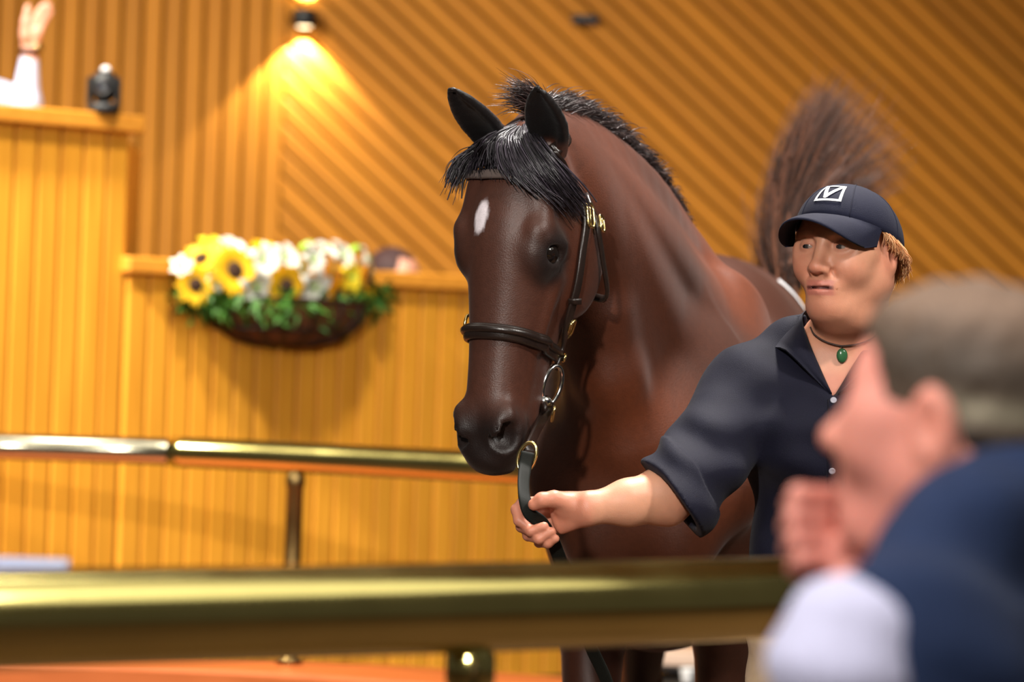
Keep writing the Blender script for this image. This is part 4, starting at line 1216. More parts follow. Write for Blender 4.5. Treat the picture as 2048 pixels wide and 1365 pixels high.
# left sleeve
t3 = Sdf(); t3.cone(SH_L, EL_L, .078, .074)
cl = EL_L + (SH_L - EL_L) * 0.12
sh.fn(half(None, t3.p[0][1], cl, EL_L - SH_L), t3.p[0][3], t3.p[0][4], 0.03)
# creases
sh.fn(folds(nrm(rt * 0.5 + up * 0.8), 70, 0.0045, 4, P(1690, 900, 6.5), 1), P(1690, 900, 6.5), 1.0, 0.01, '~')
sh.fn(lambda p: 0.004 * vnoise(p, 26, 8), P(1690, 900, 6.5), 1.0, 0.01, '~')
# sleeve opening
ax_s = nrm(b0 - a0); sh.cone(b0 - ax_s * 0.005, b0 + ax_s * 0.16, .060, .064, 0.004, '-')
# open neck: V cut down to the first button
vb = P(1668, 792, 6.46)
def vcut(p):
    q = p - vb; x = q @ rt; z = q @ up; y = q @ fw
    w_ = 0.004 + 0.50 * np.maximum(z, 0)
    w_ = np.minimum(w_, 0.070)
    return np.maximum(np.maximum(np.abs(x - 0.12 * z) - w_, -z), y - 0.115)
sh.fn(vcut, P(1680, 690, 6.5), 0.2, 0.006, '-')
sh.ecap(P(1695, 600, 6.60), P(1697, 705, 6.59), (1, 0, 0), (.076, .074), (.076, .076), 0.01, '-')
lo, hi = bounds(sh, 0.01); lo = np.maximum(lo, P(1250, 1290, 6.3) * np.array([0, 1, 0]) + np.array([-.2, -.1, P(1690, 1262, 6.58)[2]])); 
shirt, SV = mesh_obj('shirt', sh, lo, hi, 0.0050, M_SHIRT, wom)
# collar: two leaves folded from the neckband
def collar_leaf(inner, outer, lift):
    """quad strip between the fold line and the leaf's free edge, given in photo pixels with depth"""
    a = catmull([P(*p) for p in inner], 16); b = catmull([P(*p) for p in outer], 16); m = 7
    V = []
    for k in range(m):
        t = k / (m - 1); bul = math.sin(t * math.pi) * lift
        V.append(a * (1 - t) + b * t - fw * bul + up * bul * 0.4)
    V = np.stack(V, 1); V2 = V + fw * 0.006 - up * 0.002
    Vv = np.concatenate([V.reshape(-1, 3), V2.reshape(-1, 3)]); off = 16 * m; F = []
    for i in range(15):
        for k in range(m - 1):
            q = (i * m + k, i * m + k + 1, (i + 1) * m + k + 1, (i + 1) * m + k); F.append(q); F.append(tuple(x + off for x in q[::-1]))
    for i in range(15):
        for k in (0, m - 1): F.append((i * m + k, (i + 1) * m + k, (i + 1) * m + k + off, i * m + k + off))
    for k in range(m - 1):
        for i in (0, 15): F.append((i * m + k, i * m + k + 1, i * m + k + 1 + off, i * m + k + off))
    return Vv, F
obj('collar_leaf', *collar_leaf([(1668, 606, 6.67), (1632, 612, 6.64), (1606, 628, 6.57), (1612, 668, 6.50), (1640, 735, 6.468), (1664, 788, 6.452)],
                                [(1640, 640, 6.70), (1580, 646, 6.68), (1548, 690, 6.55), (1572, 700, 6.475), (1622, 750, 6.455), (1660, 790, 6.447)], 0.008), M_SHIRT, wom)
obj('collar_leaf', *collar_leaf([(1710, 606, 6.67), (1752, 614, 6.64), (1784, 634, 6.57), (1768, 680, 6.49), (1716, 745, 6.462), (1676, 788, 6.450)],
                                [(1740, 640, 6.70), (1806, 650, 6.68), (1836, 695, 6.55), (1808, 712, 6.475), (1740, 756, 6.452), (1680, 792, 6.445)], 0.008), M_SHIRT, wom)
def front_of(S, px, py, d0=6.2, d1=6.7, lift=0.002):
    p = S.hit(P(px, py, d0), P(px, py, d1)); return p + S.grad1(p) * lift, S.grad1(p)
M_BTN = plain('pearl_button', srgb(150, 148, 160), 0.25)
for yb in (802, 872, 942, 1012, 1082):
    p, n = front_of(sh, 1667 - (yb - 802) * 0.02, yb)
    obj('button', *lathe([(0.0055, 0), (0.006, 0.0012), (0.005, 0.0022), (0.003, 0.0014)], p, n, 14), M_BTN, wom)
pk = [front_of(sh, 1674 - (y - 802) * 0.02, y, lift=0.0005) for y in range(800, 1120, 20)]
obj('placket', *strap(np.array([p for p, _ in pk]), np.array([n for _, n in pk]), 0.032, 0.0022), M_SHIRT, wom)
# necklace with a green pendant
nk = []
for px, py in ((1625, 655), (1632, 668), (1650, 680), (1672, 688), (1690, 690), (1715, 686), (1740, 676), (1756, 662)):
    p, n = front_of(ws, px, py); nk.append(p + n * 0.002)
cord = obj('necklace_cord', *tube(catmull(nk, 40), 0.0016, 6), plain('dark_cord', srgb(54, 34, 26), 0.6), wom)
p, n = front_of(ws, 1684, 712, lift=0.006)
pd_ = obj('pendant', *sphere(p, (0.010, 0.005, 0.013), 14, 10, np.stack([rt, fw, up], 1)), plain('green_stone', srgb(52, 96, 62), 0.2, noise=0.3, nscale=80), wom)
p0, _ = front_of(ws, 1682, 690, lift=0.003)
obj('bail', *tube(np.array([p0, p + up * 0.012]), 0.0014, 6), plain('dark_cord_end', srgb(54, 34, 26), 0.6), pd_)

# trousers and boots
M_TROU = cloth('beige_trousers', srgb(206, 178, 146), 0.8)
tr = Sdf()
hipc = P(1692, 1240, 6.58)
tr.ell(hipc + (0, 0, 0.02), (.168, .128, .14), None, 0.05)
M_BOOT = plain('brown_boot', srgb(58, 38, 26), 0.5)
for s in (-1, 1):
    h0 = hipc + np.array([s * .082, 0, -.02]); kn = np.array([hipc[0] + s * .095, hipc[1] - .03 * s, .50]); an = np.array([hipc[0] + s * .10, hipc[1] + .05 * s, .11])
    tr.cone(h0, kn, .095, .066, 0.04); tr.cone(kn, an, .066, .056, 0.03)
    bt = Sdf(); bt.cone(an + (0, 0, .02), an + (0, 0, -.05), .046, .044, 0.02); bt.ecap(an + (0, .02, -.065), an + (0, -.15, -.075), (1, 0, 0), (.044, .044), (.046, .032), 0.03)
    bt.fn(lambda p: -p[..., 2], an, 0.3, 0.004, '-') if False else None
    lo, hi = bounds(bt, 0.01); lo[2] = max(lo[2], 0.0)
    mesh_obj('boot', bt, lo, hi, 0.008, M_BOOT, wom)
tr.fn(folds(nrm((0.3, 0, 1)), 60, 0.005, 14, hipc, 1), hipc - (0, 0, .4), 1.0, 0.01, '~')
lo, hi = bounds(tr, 0.01); lo[2] = max(0.09, lo[2])
mesh_obj('trousers', tr, lo, hi, 0.009, M_TROU, wom)

# cap
M_CAP = cloth('navy_cap_twill', srgb(20, 22, 42), 0.75)
capo = Frame(WF(-.012 * WS, 0, .026 * WS), *[c for c in (nrm(WF.R[:, 0] + WF.R[:, 2] * 0.24), WF.R[:, 1], nrm(WF.R[:, 2] - WF.R[:, 0] * 0.24))])
RX, RY, RZ = .109 * WS, .092 * WS, .080 * WS
def cap_pt(az, el, lift=0.0):
    """az 0 = front, el 0 = rim, 90 = button"""
    ce = math.cos(el) ** 0.85; r = 1 + lift / 0.1
    return capo(RX * r * ce * math.cos(az), RY * r * ce * math.sin(az), RZ * r * math.sin(el) - 0.012 * WS * (1 - math.cos(az)) * math.cos(el))
V = []; F = []; nA, nE = 48, 14
for sh_ in (0.0, -0.004):
    for j in range(nE):
        for i in range(nA): V.append(cap_pt(2 * math.pi * i / nA, math.pi / 2 * j / (nE - 1) * 0.995, sh_))
for s_i in range(2):
    o_ = s_i * nA * nE
    for j in range(nE - 1):
        for i in range(nA):
            q = (o_ + j * nA + i, o_ + j * nA + (i + 1) % nA, o_ + (j + 1) * nA + (i + 1) % nA, o_ + (j + 1) * nA + i); F.append(q if s_i == 0 else q[::-1])
for i in range(nA): F.append((i, nA * nE + i, nA * nE + (i + 1) % nA, (i + 1) % nA))
cap = empty('cap', tuple(WO - np.array(wom.location))); cap.parent = wom
obj('crown', np.array(V), F, M_CAP, cap)
for k in range(6):
    az = math.radians(30 + 60 * k + 0)
    obj('seam', *tube(np.array([cap_pt(az, e_, 0.0004) for e_ in np.linspace(0.02, 1.55, 16)]), 0.0011, 5), M_CAP, cap)
obj('top_button', *sphere(cap_pt(0, math.pi / 2, 0.001), (0.008, 0.008, 0.004)), M_CAP, cap)
V = []; nU, nW = 15, 29
for lay in (0, 1):
    for i in range(nU):
        u_ = i / (nU - 1)
        for j in range(nW):
            v_ = -1 + 2 * j / (nW - 1); az = v_ * math.radians(66)
            base_ = capo.inv(cap_pt(az, 0.03, 0.0)); Lb = 0.074 * WS * (1 - abs(v_) ** 3.2) ** 0.6
            x = base_[0] + u_ * Lb; y = base_[1] * (1 - 0.06 * u_); z = base_[2] - 0.032 * WS * (abs(v_) ** 2.0) * (u_ ** 0.6) * (Lb / (0.074 * WS)) ** 0.8 - 0.016 * u_ - 0.014 * u_ ** 2
            V.append(capo(x, y, z - 0.004 * lay))
F = []; o_ = nU * nW
for i in range(nU - 1):
    for j in range(nW - 1):
        q = (i * nW + j, (i + 1) * nW + j, (i + 1) * nW + j + 1, i * nW + j + 1); F.append(q); F.append(tuple(x + o_ for x in q[::-1]))
for j in range(nW - 1):
    F.append(((nU - 1) * nW + j, (nU - 1) * nW + j + o_, (nU - 1) * nW + j + 1 + o_, (nU - 1) * nW + j + 1))
obj('brim', np.array(V), F, M_CAP, cap)
# white emblem: a rounded square outline with a tick-like V inside
M_EMB = plain('white_embroidery', (0.82, 0.82, 0.84), 0.6)
def emb(pts, w_):
    """stroke along points given in emblem units (-1..1)"""
    out = []
    for (x, y) in catmull(np.array([[a, b, 0] for a, b in pts]), 6 * len(pts))[:, :2] if len(pts) > 2 and False else pts: out.append((x, y))
    V, F = [], []
    for (p_, q_) in zip(out[:-1], out[1:]):
        p_, q_ = np.array(p_, float), np.array(q_, float); d = (q_ - p_) / np.linalg.norm(q_ - p_); nn = np.array([-d[1], d[0]]) * w_
        for k in range(7):
            c_ = p_ + (q_ - p_) * (k / 6) + d * w_ * (-0.9 if k == 0 else 0.9 if k == 6 else 0)
            for s in (-1, 1):
                e_ = c_ + nn * s
                V.append(cap_pt(e_[0] * 0.265 + 0.03, 0.60 + e_[1] * 0.235, 0.0016))
        b_ = len(V) - 14
        F += [(b_ + 2 * k, b_ + 2 * k + 2, b_ + 2 * k + 3, b_ + 2 * k + 1) for k in range(6)]
    return V, F
E_ = MB()
E_.add(*emb([(-1, -1), (1, -1), (1, 1), (-1, 1), (-1, -1)], 0.11))
E_.add(*emb([(-0.62, 0.62), (-0.22, -0.60), (0.72, 0.75)], 0.17))
E_.obj('emblem', M_EMB, cap)
# hair under the cap
M_WHAIR = vcol('copper_blond_hair', 0.4, 0.5, 0.12, 80, 0.0, 100)
g = []
for az_d in (70, 84, 98, 114, 130, 150, 175):
    for_ = math.radians(az_d); r0 = capo.inv(cap_pt(for_, 0.03, -0.006))
    back = np.array([-0.030, 0.004 if az_d < 140 else -0.01, -0.036]) * WS * (0.55 if az_d < 80 else 0.7 if az_d < 118 else 1.0)
    if az_d > 130: back = np.array([0.004, 0, -0.055]) * WS
    g.append([capo(*(r0 + back * t + np.array([0, 0.006 * math.sin(t * 3), 0]))) for t in (0, .35, .7, 1.0)])
for side in (1, -1):
    gg = g if side > 0 else [[WF.o + (WF.inv(np.array(p)) * np.array([1, -1, 1])) @ WF.R.T for p in gl] for gl in g]
    pa, ra = guide_strands(gg, 700, 10, 0.004, (1, .25), 0.0016, 0.003, 0.3)
    strands('hair', pa, ra, M_WHAIR, wom, 3, haircol(len(pa), srgb(188, 124, 78), srgb(244, 196, 146)))
# ------------------------------------------------------------------ spectator in the foreground, hand at his chin
ps = math.radians(31); tilt = 0.10
mf = nrm((-math.cos(ps), math.sin(ps), tilt)); ml_ = nrm((-math.sin(ps), -math.cos(ps), 0)); mu = np.cross(mf, ml_)
if mu[2] < 0: mu = -mu
MSC = 1.04
earp = P(1868, 855, 3.10)
MF = Frame(earp - MSC * (-.014 * mf + .077 * ml_ - .012 * mu), mf, ml_, mu)
mroot = P(1980, 1365, 3.2); mroot[2] = 0
man = empty('person', mroot, 'out-of-focus man in navy gilet at the right edge, hand at his chin', 'person')
ms = Sdf(); add_head(ms, MF, MSC, 1.02, 1.0, 1.0)
nb_ = MF(-.060, 0, -.155)
ms.ecap(MF(-.035, 0, -.06), nb_, ml_, (.062, .062), (.068, .066), 0.04)
ms.ell(nb_ + (0.02, 0, -0.16), (.11, .15, .16), None, 0.05)
sN = nb_ + ml_ * .19 + (0, 0, -.050); sF = nb_ - ml_ * .19 + (0, 0, -.060)
ms.cone(nb_ + (0, 0, -.04), sN, .055, .045, 0.04); ms.cone(nb_ + (0, 0, -.04), sF, .055, .045, 0.04)
# far (right) arm folded up to the chin
eR = P(1700, 1560, 3.28); wR = P(1702, 1196, 3.235)
ms.cone(sF, eR, .046, .042, 0.03); ms.ecap(eR, wR, ml_, (.043, .046), (.025, .030), 0.02)
# near (left) arm hanging
eL = P(1640, 1790, 3.0)
ms.cone(sN, eL, .046, .040, 0.03); ms.cone(eL, P(1560, 1960, 3.25), .040, .027, 0.02); ms.ell(P(1540, 1990, 3.28), (.045, .04, .03), None, 0.015)
ms.ecap(wR, P(1668, 1120, 3.262), ml_, (.022, .028), (.024, .038), 0.02)
ms.ell(P(1656, 1066, 3.270), (.026, .030, .042), None, 0.012)
for k in range(4):
    y0 = 992 + 42 * k; o_ = (6, 0, 4, 14)[k]
    ms.chain([P(1648 + o_, y0 + 4, 3.235), P(1592 + o_, y0, 3.225), P(1580 + o_, y0 + 20, 3.255), P(1610 + o_, y0 + 30, 3.290)], [.0108, .0102, .0094, .0084], 0.003)
ms.chain([P(1690, 1110, 3.235), P(1712, 1064, 3.215), P(1704, 1020, 3.215)], [.0145, .0122, .0100], 0.005)
MSKIN = np.array(srgb(214, 148, 132))
def mcol(V):
    C = np.tile(MSKIN, (len(V), 1)); C = mixc(C, srgb(206, 112, 104), 0.4 * np.clip(0.5 + 0.6 * vnoise(V, 20, 4), 0, 1))
    return head_cols(V, MF, MSC, 1.02, C)
lo, hi = bounds(ms, 0.01); lo[2] = max(lo[2], 0.70)
mesh_obj('body', ms, lo, hi, 0.0045, M_SKIN, man, mcol)
add_eyes(MF, MSC, 1.02, man, mf, (64, 60, 54))
# hair
hr = Sdf(); th_ = Sdf()
th_.ell(MF(-.014 * MSC, 0, .028 * MSC), np.array((.098, .080, .084)) * MSC, MF.R); th_.ell(MF(.024 * MSC, 0, .034 * MSC), np.array((.064, .067, .058)) * MSC, MF.R, .03); th_.ell(MF(-.045 * MSC, 0, -.03 * MSC), np.array((.060, .066, .060)) * MSC, MF.R, .03)
def hairf(p):
    q = MF.inv(p) / MSC
    h = np.interp(q[..., 0], [-.12, -.05, -.034, -.012, .012, .03, .05, .075, .10], [-.078, -.072, -.03, .012, -.014, -.004, .040, .058, .060])
    return np.maximum(th_.eval(p) + 0.0025 * vnoise(p, 60, 3) + 0.0015 * vnoise(p, 140, 6), (h - q[..., 2]) * 0.6 * MSC)
hr.fn(hairf, MF(-.01, 0, .02), 0.15)
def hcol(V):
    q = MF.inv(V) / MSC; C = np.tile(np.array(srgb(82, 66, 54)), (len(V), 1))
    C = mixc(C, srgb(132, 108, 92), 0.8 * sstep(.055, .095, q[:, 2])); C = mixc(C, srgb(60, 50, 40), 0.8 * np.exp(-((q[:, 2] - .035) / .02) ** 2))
    C = mixc(C, srgb(136, 128, 108), 0.8 * np.exp(-((q[:, 2] - .006) / .010) ** 2) * sstep(.01, -.03, q[:, 0])); C = mixc(C, srgb(38, 30, 24), sstep(-.004, -.020, q[:, 2]) * sstep(.0, -.03, q[:, 0]))  # streak highlight and nape shadow painted into the hair colour
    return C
lo, hi = bounds(hr, 0.01)
M_MHAIR = vcol('greying_brown_hair', 0.6, 0.35, 0.25, 160, 0.5, 420)
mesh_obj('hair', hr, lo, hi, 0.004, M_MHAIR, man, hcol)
# shirt sleeves, then the gilet over the trunk
M_LAV = cloth('pale_lavender_shirt', srgb(196, 196, 226), 0.7)
sl = Sdf()
dN = P(1706, 1322, 2.96)
sl.ell(dN, (.056, .060, .060), None, 0.03)
sl.cone(dN, eL, .058, .052, 0.03); sl.cone(sN, dN, .054, .056, 0.03)
sl.fn(folds(nrm((0.4, 0.1, 1)), 90, 0.003, 24, dN, 1), dN, 1.0, 0.01, '~')
lo, hi = bounds(sl, 0.01); lo[2] = max(lo[2], 0.80)
mesh_obj('shirt_sleeve', sl, lo, hi, 0.006, M_LAV, man)
sl = Sdf(); sl.cone(sF, eR, .056, .050, 0.03); sl.cone(eR, eR + (wR - eR) * 0.72, .052, .042, 0.03)
lo, hi = bounds(sl, 0.01)
mesh_obj('shirt_sleeve', sl, lo, hi, 0.007, M_LAV, man)
M_GIL = cloth('navy_gilet', srgb(30, 44, 76), 0.8)
gl = Sdf(); tc_ = nb_ + np.array([0.03, 0, -0.30])
gl.ecap(tc_ + ml_ * 0.10 + (0, 0, .09), tc_ - ml_ * 0.10 + (0, 0, .09), (0, 0, 1), (.17, .15), (.17, .15), 0.06)
gl.ecap(tc_ + ml_ * 0.09 + (0, 0, -.16), tc_ - ml_ * 0.09 + (0, 0, -.16), (0, 0, 1), (.24, .15), (.24, .15), 0.06)
gl.cone(nb_ + (0.02, 0, -.03), sN + (0.04, 0.02, 0.0), .085, .062, 0.05); gl.cone(nb_ + (0.02, 0, -.03), sF + (0.02, 0, 0), .085, .062, 0.05)
gl.cone(sN + (0.03, 0, 0), P(1842, 1400, 2.99), .072, .085, 0.04)
gl.cone(sN + (0.0, 0.0, 0.0), P(1800, 1262, 2.97), .070, .062, 0.04)
gl.ecap(nb_ + np.array([0.012, 0.0, -.05]), nb_ + np.array([0.045, 0.0, .115]), ml_, (.092, .092), (.084, .084), 0.03)
gl.ecap(nb_ + np.array([0.0, 0.0, .0]), nb_ + np.array([0.010, 0.0, .20]), ml_, (.072, .074), (.084, .084), 0.01, '-')
gl.cone(nb_ + mf * 0.06, nb_ + mf * 0.17 + (0, 0, -.10), .055, .03, 0.02, '-')
gl.chain([P(1850, 1120, 3.03), P(1940, 1062, 3.06), P(2090, 985, 3.14)], [.045, .048, .055], 0.04)
gl.fn(folds(nrm((0.1, 0.1, 1)), 75, 0.0035, 34, tc_, 1), tc_, 1.0, 0.01, '~')
lo, hi = bounds(gl, 0.01); lo[2] = max(lo[2], 0.72)
mesh_obj('gilet', gl, lo, hi, 0.007, M_GIL, man)
# seated lower body
M_JEAN = cloth('dark_trousers', srgb(34, 36, 46), 0.85)
sb = Sdf(); hp_ = tc_ + np.array([0.03, 0, -.42])
sb.ell(hp_, (.16, .19, .12), None, 0.05)
for s in (-1, 1):
    a_h = hp_ + ml_ * s * .09; kn = a_h + mf * np.array([1, 1, 0]) * .42 + (0, 0, .02); an = np.array([kn[0], kn[1], 0.09])
    sb.cone(a_h, kn, .085, .065, 0.04); sb.cone(kn, an, .062, .048, 0.03); sb.ecap(an + (0, 0, -.045), an + mf * np.array([1, 1, 0]) * .16 + (0, 0, -.05), ml_, (.045, .04), (.045, .032), 0.02)
lo, hi = bounds(sb, 0.01); lo[2] = max(lo[2], 0.0)
mesh_obj('trousers', sb, lo, hi, 0.012, M_JEAN, man)
# the seat he sits on
M_SEAT = plain('dark_seat', srgb(40, 34, 32), 0.7)
seat = empty('seat', (hp_[0], hp_[1], 0), 'dark seat under the man in the navy gilet', 'seat')
stz = hp_[2] - .125
obj('seat_pad', *box((hp_[0], hp_[1], stz - 0.03), (.24, .24, .035), None, 0.012), M_SEAT, seat, False)
obj('pedestal', *lathe([(.16, 0), (.15, .02), (.04, .03), (.04, stz - .07), (.10, stz - .062)], (hp_[0], hp_[1], 0)), M_BLACK, seat)

# ------------------------------------------------------------------ simple standing people behind the rostrum
def stand_in(root, floor_z, face_dir, head_c, label, shirt, hairc, arm_prims=None, arm_cut=None):
    f = nrm((face_dir[0], face_dir[1], 0)); l = np.cross((0, 0, 1.0), f)
    Fr = Frame(head_c, f, l, np.array([0, 0, 1.0]))
    o = empty('person', (head_c[0], head_c[1], floor_z), label, 'person')
    S = Sdf(); add_head(S, Fr, 1.0)
    nb = Fr(-.05, 0, -.19); S.ecap(Fr(-.035, 0, -.06), nb, l, (.058, .058), (.062, .060), 0.04)
    S.ecap(nb + l * .10 + (0, 0, -.17), nb - l * .10 + (0, 0, -.17), (0, 0, 1), (.15, .115), (.15, .115), 0.05)
    S.ecap(nb + l * .07 + (0, 0, -.42), nb - l * .07 + (0, 0, -.42), (0, 0, 1), (.20, .12), (.20, .12), 0.06)
    hz = nb[2] - .62
    for s in (-1, 1):
        S.cone(nb + (0, 0, -.05), nb + l * s * .18 + (0, 0, -.07), .06, .062, 0.04)
        hip = np.array([*(nb + l * s * .08)[:2], hz]); an = np.array([hip[0] + l[0] * s * .02, hip[1], floor_z + .06])
        S.cone(hip + (0, 0, .08), (hip + an) / 2, .10, .068, 0.04); S.cone((hip + an) / 2, an, .066, .048, 0.03)
        S.ecap(an + (0, 0, -.02), an + f * .15 + (0, 0, -.025), l, (.04, .035), (.042, .03), 0.02)
        if not (arm_prims and s == arm_prims[0]):
            sh0 = nb + l * s * .19 + (0, 0, -.08); S.cone(sh0, sh0 + l * s * .04 + (0, 0, -.28), .055, .045, 0.03); S.cone(sh0 + l * s * .04 + (0, 0, -.28), sh0 + f * .22 + (0, 0, -.34), .042, .03, 0.02); S.ell(sh0 + f * .27 + (0, 0, -.34), (.05, .04, .03), None, 0.015)
    if arm_prims: arm_prims[1](S, nb + l * arm_prims[0] * .19 + (0, 0, -.08))
    lo, hi = bounds(S, 0.01); lo[2] = max(lo[2], floor_z)
    def colr(V):
        C = np.tile(np.array(srgb(220, 160, 136)), (len(V), 1))
        inS = (V[:, 2] < nb[2] - .02 + 0.25 * (np.linalg.norm(V[:, :2] - nb[:2], axis=1) < 0.0)) * 1.0
        if arm_cut is not None: inS = np.maximum(inS * 0 + (V[:, 2] < nb[2] - .02), 0) * 1.0; inS = np.where(arm_cut[0](V), 0.0, np.where(arm_cut[1](V), 1.0, inS))
        C = mixc(C, shirt, inS); C = mixc(C, srgb(36, 36, 44), (V[:, 2] < hz + .06) * 1.0)
        return head_cols(V, Fr, 1.0, 1.0, C)
    mesh_obj('body', S, lo, hi, 0.0075, M_SKIN, o, colr)
    add_eyes(Fr, 1.0, 1.0, o, f)
    H2 = Sdf(); T2 = Sdf(); T2.ell(Fr(-.014, 0, .030), (.098, .080, .084), Fr.R); T2.ell(Fr(-.04, 0, -.03), (.062, .070, .06), Fr.R, .03)
    def hf(p):
        q = Fr.inv(p); h = np.interp(q[..., 0], [-.12, -.05, -.02, .02, .05, .09], [-.08, -.075, -.05, -.01, .045, .062])
        return np.maximum(T2.eval(p) + .003 * vnoise(p, 60, 5), (h - q[..., 2]) * .6)
    H2.fn(hf, Fr(-.01, 0, .02), .15); lo, hi = bounds(H2, .01)
    mesh_obj('hair', H2, lo, hi, 0.007, M_MHAIR, o, lambda V: np.tile(np.array(hairc), (len(V), 1)))
    return o
# person bent behind the low desk: only the top of the head shows
hc = P(790, 556, 13.6); stand_in(None, 0.0, (1, -0.45), hc, 'person behind the low desk, only dark brown hair and some face showing', np.array(srgb(60, 50, 66)), srgb(70, 48, 48))
# auctioneer at the far left, forearm raised
FA = P(-130, 20, 12.95); PLAT = FA[2] - 1.62
Z_EL = z_tall_t + 0.045
elb = P(52, 196, 12.42); elb[2] = Z_EL + 0.005
wri = P(60, 102, 12.40)
def auc_arm(S, sh0):
    S.cone(sh0, elb, .060, .054, 0.03); S.ecap(elb, wri, (1, 0, 0), (.052, .050), (.028, .024), 0.02)
    S.ecap(wri, P(63, 62, 12.38), (1, 0, 0), (.028, .020), (.040, .017), 0.012)
    S.chain([P(50, 74, 12.37), P(50, 44, 12.36), P(56, 14, 12.36)], [.016, .0125, .010], 0.006)
    for k, (x2, y2) in enumerate(((84, 12), (93, 8), (100, 12), (102, 24))):
        x0, y0 = 62 + 5 * k, 56 + 4 * k
        S.chain([P(x0, y0, 12.38), P((x0 + x2) / 2 - 2, (y0 + y2) / 2, 12.37 + .004 * k), P(x2, y2, 12.365 + .006 * k)], [.0115, .0105, .0085], 0.004)
fa_dir = nrm(wri - elb)
def is_hand(V): return ((V - elb) @ fa_dir > np.linalg.norm(wri - elb) * 0.86) & (V[:, 0] > elb[0] - .15) & (V[:, 1] < 12.6) & (V[:, 2] > elb[2])
def is_sleeve(V): return (V[:, 0] > FA[0] + .16) & (V[:, 1] < 13.0)
auc = stand_in(None, PLAT, (0.5, -1), FA, 'auctioneer at the left edge, pale sleeve, forearm and open hand raised', np.array(srgb(188, 196, 226)), srgb(90, 80, 70), (1, auc_arm), (is_hand, is_sleeve))
q = [wri + fa_dir * -0.004 + np.array([math.cos(a) * .031, math.sin(a) * .028, 0]) for a in np.linspace(0, 6.283, 24, endpoint=False)]
obj('watch_strap', *strap(np.array(q), np.array([[math.cos(a), math.sin(a), 0] for a in np.linspace(0, 6.283, 24, endpoint=False)]), 0.024, 0.003, True), plain('dark_watch_strap', srgb(58, 30, 24), 0.5), auc)
obj('watch_face', *lathe([(.017, 0), (.017, .006), (.014, .008)], wri + np.array([0.030, -.012, 0.012]), nrm((0.8, -0.6, 0.2))), M_BRASS_FIT, auc)
# the raised floor behind the tall part
obj('platform', *box((FA[0] - .25, FA[1] + .45, PLAT / 2), (.75, .75, PLAT / 2)), MW_GAP, ros, False)
# ------------------------------------------------------------------ flower basket on the rostrum front
def on_ros(px, py, off):
    v = P(px, py, 1.0) - CAMP; a = A0 + NO * off; t = ((a - CAMP) @ NO) / (v @ NO); return CAMP + v * t
bc = on_ros(560, 600, 0.02); UPV = np.array([0, 0, 1.0])
bk_ = empty('hanging_basket', bc, 'brown half-round wire basket fixed to the low rostrum front', 'basket')
RW, RO, RH = .335, .20, .155
def bas(u, v, k=1.0):
    """u 0..pi around the front, v 0 rim .. 1 bottom"""
    s = math.cos(v * math.pi / 2) ** 0.75
    return bc + E * RW * k * s * math.cos(u) + NO * (RO * k * s * math.sin(u) + 0.006) - UPV * RH * k * math.sin(v * math.pi / 2)
V = []; F = []; nu, nv = 28, 10
for j in range(nv):
    for i in range(nu): V.append(bas(math.pi * i / (nu - 1), j / (nv - 1) * 0.98))
for j in range(nv - 1):
    for i in range(nu - 1): F.append((j * nu + i, j * nu + i + 1, (j + 1) * nu + i + 1, (j + 1) * nu + i))
F.append(tuple(range(nu))[::-1])
F.append(tuple(j * nu for j in range(nv)) + tuple(j * nu + nu - 1 for j in range(nv))[::-1])
obj('coir_liner', np.array(V), F, plain('coir', srgb(104, 62, 30), 0.95, noise=0.45, nscale=30, bump=0.9, bscale=90), bk_, False)
M_WIRE = plain('dark_wire', srgb(40, 24, 14), 0.5)
for i in range(9):
    u = math.pi * (i + 0.5) / 9
    obj('wire_rib', *tube(np.array([bas(u, v, 1.02) for v in np.linspace(0, 0.98, 12)]), 0.006, 6), M_WIRE, bk_)
for v in (0.0, 0.45):
    obj('wire_hoop', *tube(np.array([bas(u, v, 1.02) for u in np.linspace(0, math.pi, 30)]), 0.007, 6), M_WIRE, bk_)

def petal_ring(c, nrmv, n, r0, r1, wd, cup, ph=0.0, droop=0.0, thick=0.0012):
    """ring of pointed petals as one sheet of thin leaves"""
    nrmv = nrm(nrmv); a = nrm(np.cross(nrmv, (0.3, 0.2, 1))); b = np.cross(nrmv, a); mb = MB()
    for i in range(n):
        an = 2 * math.pi * i / n + ph + RNG.normal() * 0.05; d = a * math.cos(an) + b * math.sin(an); s = np.cross(nrmv, d); L = r1 * (0.9 + 0.2 * RNG.random())
        pts = []; ts = (0, .25, .5, .75, 1)
        for t in ts:
            rr = r0 + (L - r0) * t; w_ = wd * (math.sin(math.pi * (0.12 + 0.86 * t) ** 0.9)) ** 0.8
            h = cup * math.sin(t * math.pi * .7) - droop * t * t
            for k in (-1, 0, 1): pts.append(c + d * rr + s * w_ * k + nrmv * (h + (0.15 * w_ if k else 0)))
        F = []
        for j in range(4):
            for k in range(2): F.append((j * 3 + k, j * 3 + k + 1, j * 3 + k + 4, j * 3 + k + 3))
        P0 = np.array(pts); mb.add(np.concatenate([P0, P0 - nrmv * thick]), F + [tuple(15 + x for x in f[::-1]) for f in F])
    return mb
M_YEL = plain('sunflower_yellow', srgb(250, 190, 22), 0.6, noise=0.12, nscale=40)
M_YEL2 = plain('lemon_yellow', srgb(244, 214, 40), 0.6, noise=0.12, nscale=40)
M_SEED = plain('brown_seed_disc', srgb(58, 34, 18), 0.9, noise=0.4, nscale=120, bump=0.8, bscale=300)
M_WHT = plain('white_petal', srgb(236, 236, 226), 0.6, noise=0.06, nscale=40)
M_GRN = plain('leaf_green', srgb(56, 104, 24), 0.6, noise=0.35, nscale=25)
M_LIM = plain('lime_bud', srgb(160, 200, 70), 0.6, noise=0.2, nscale=30)
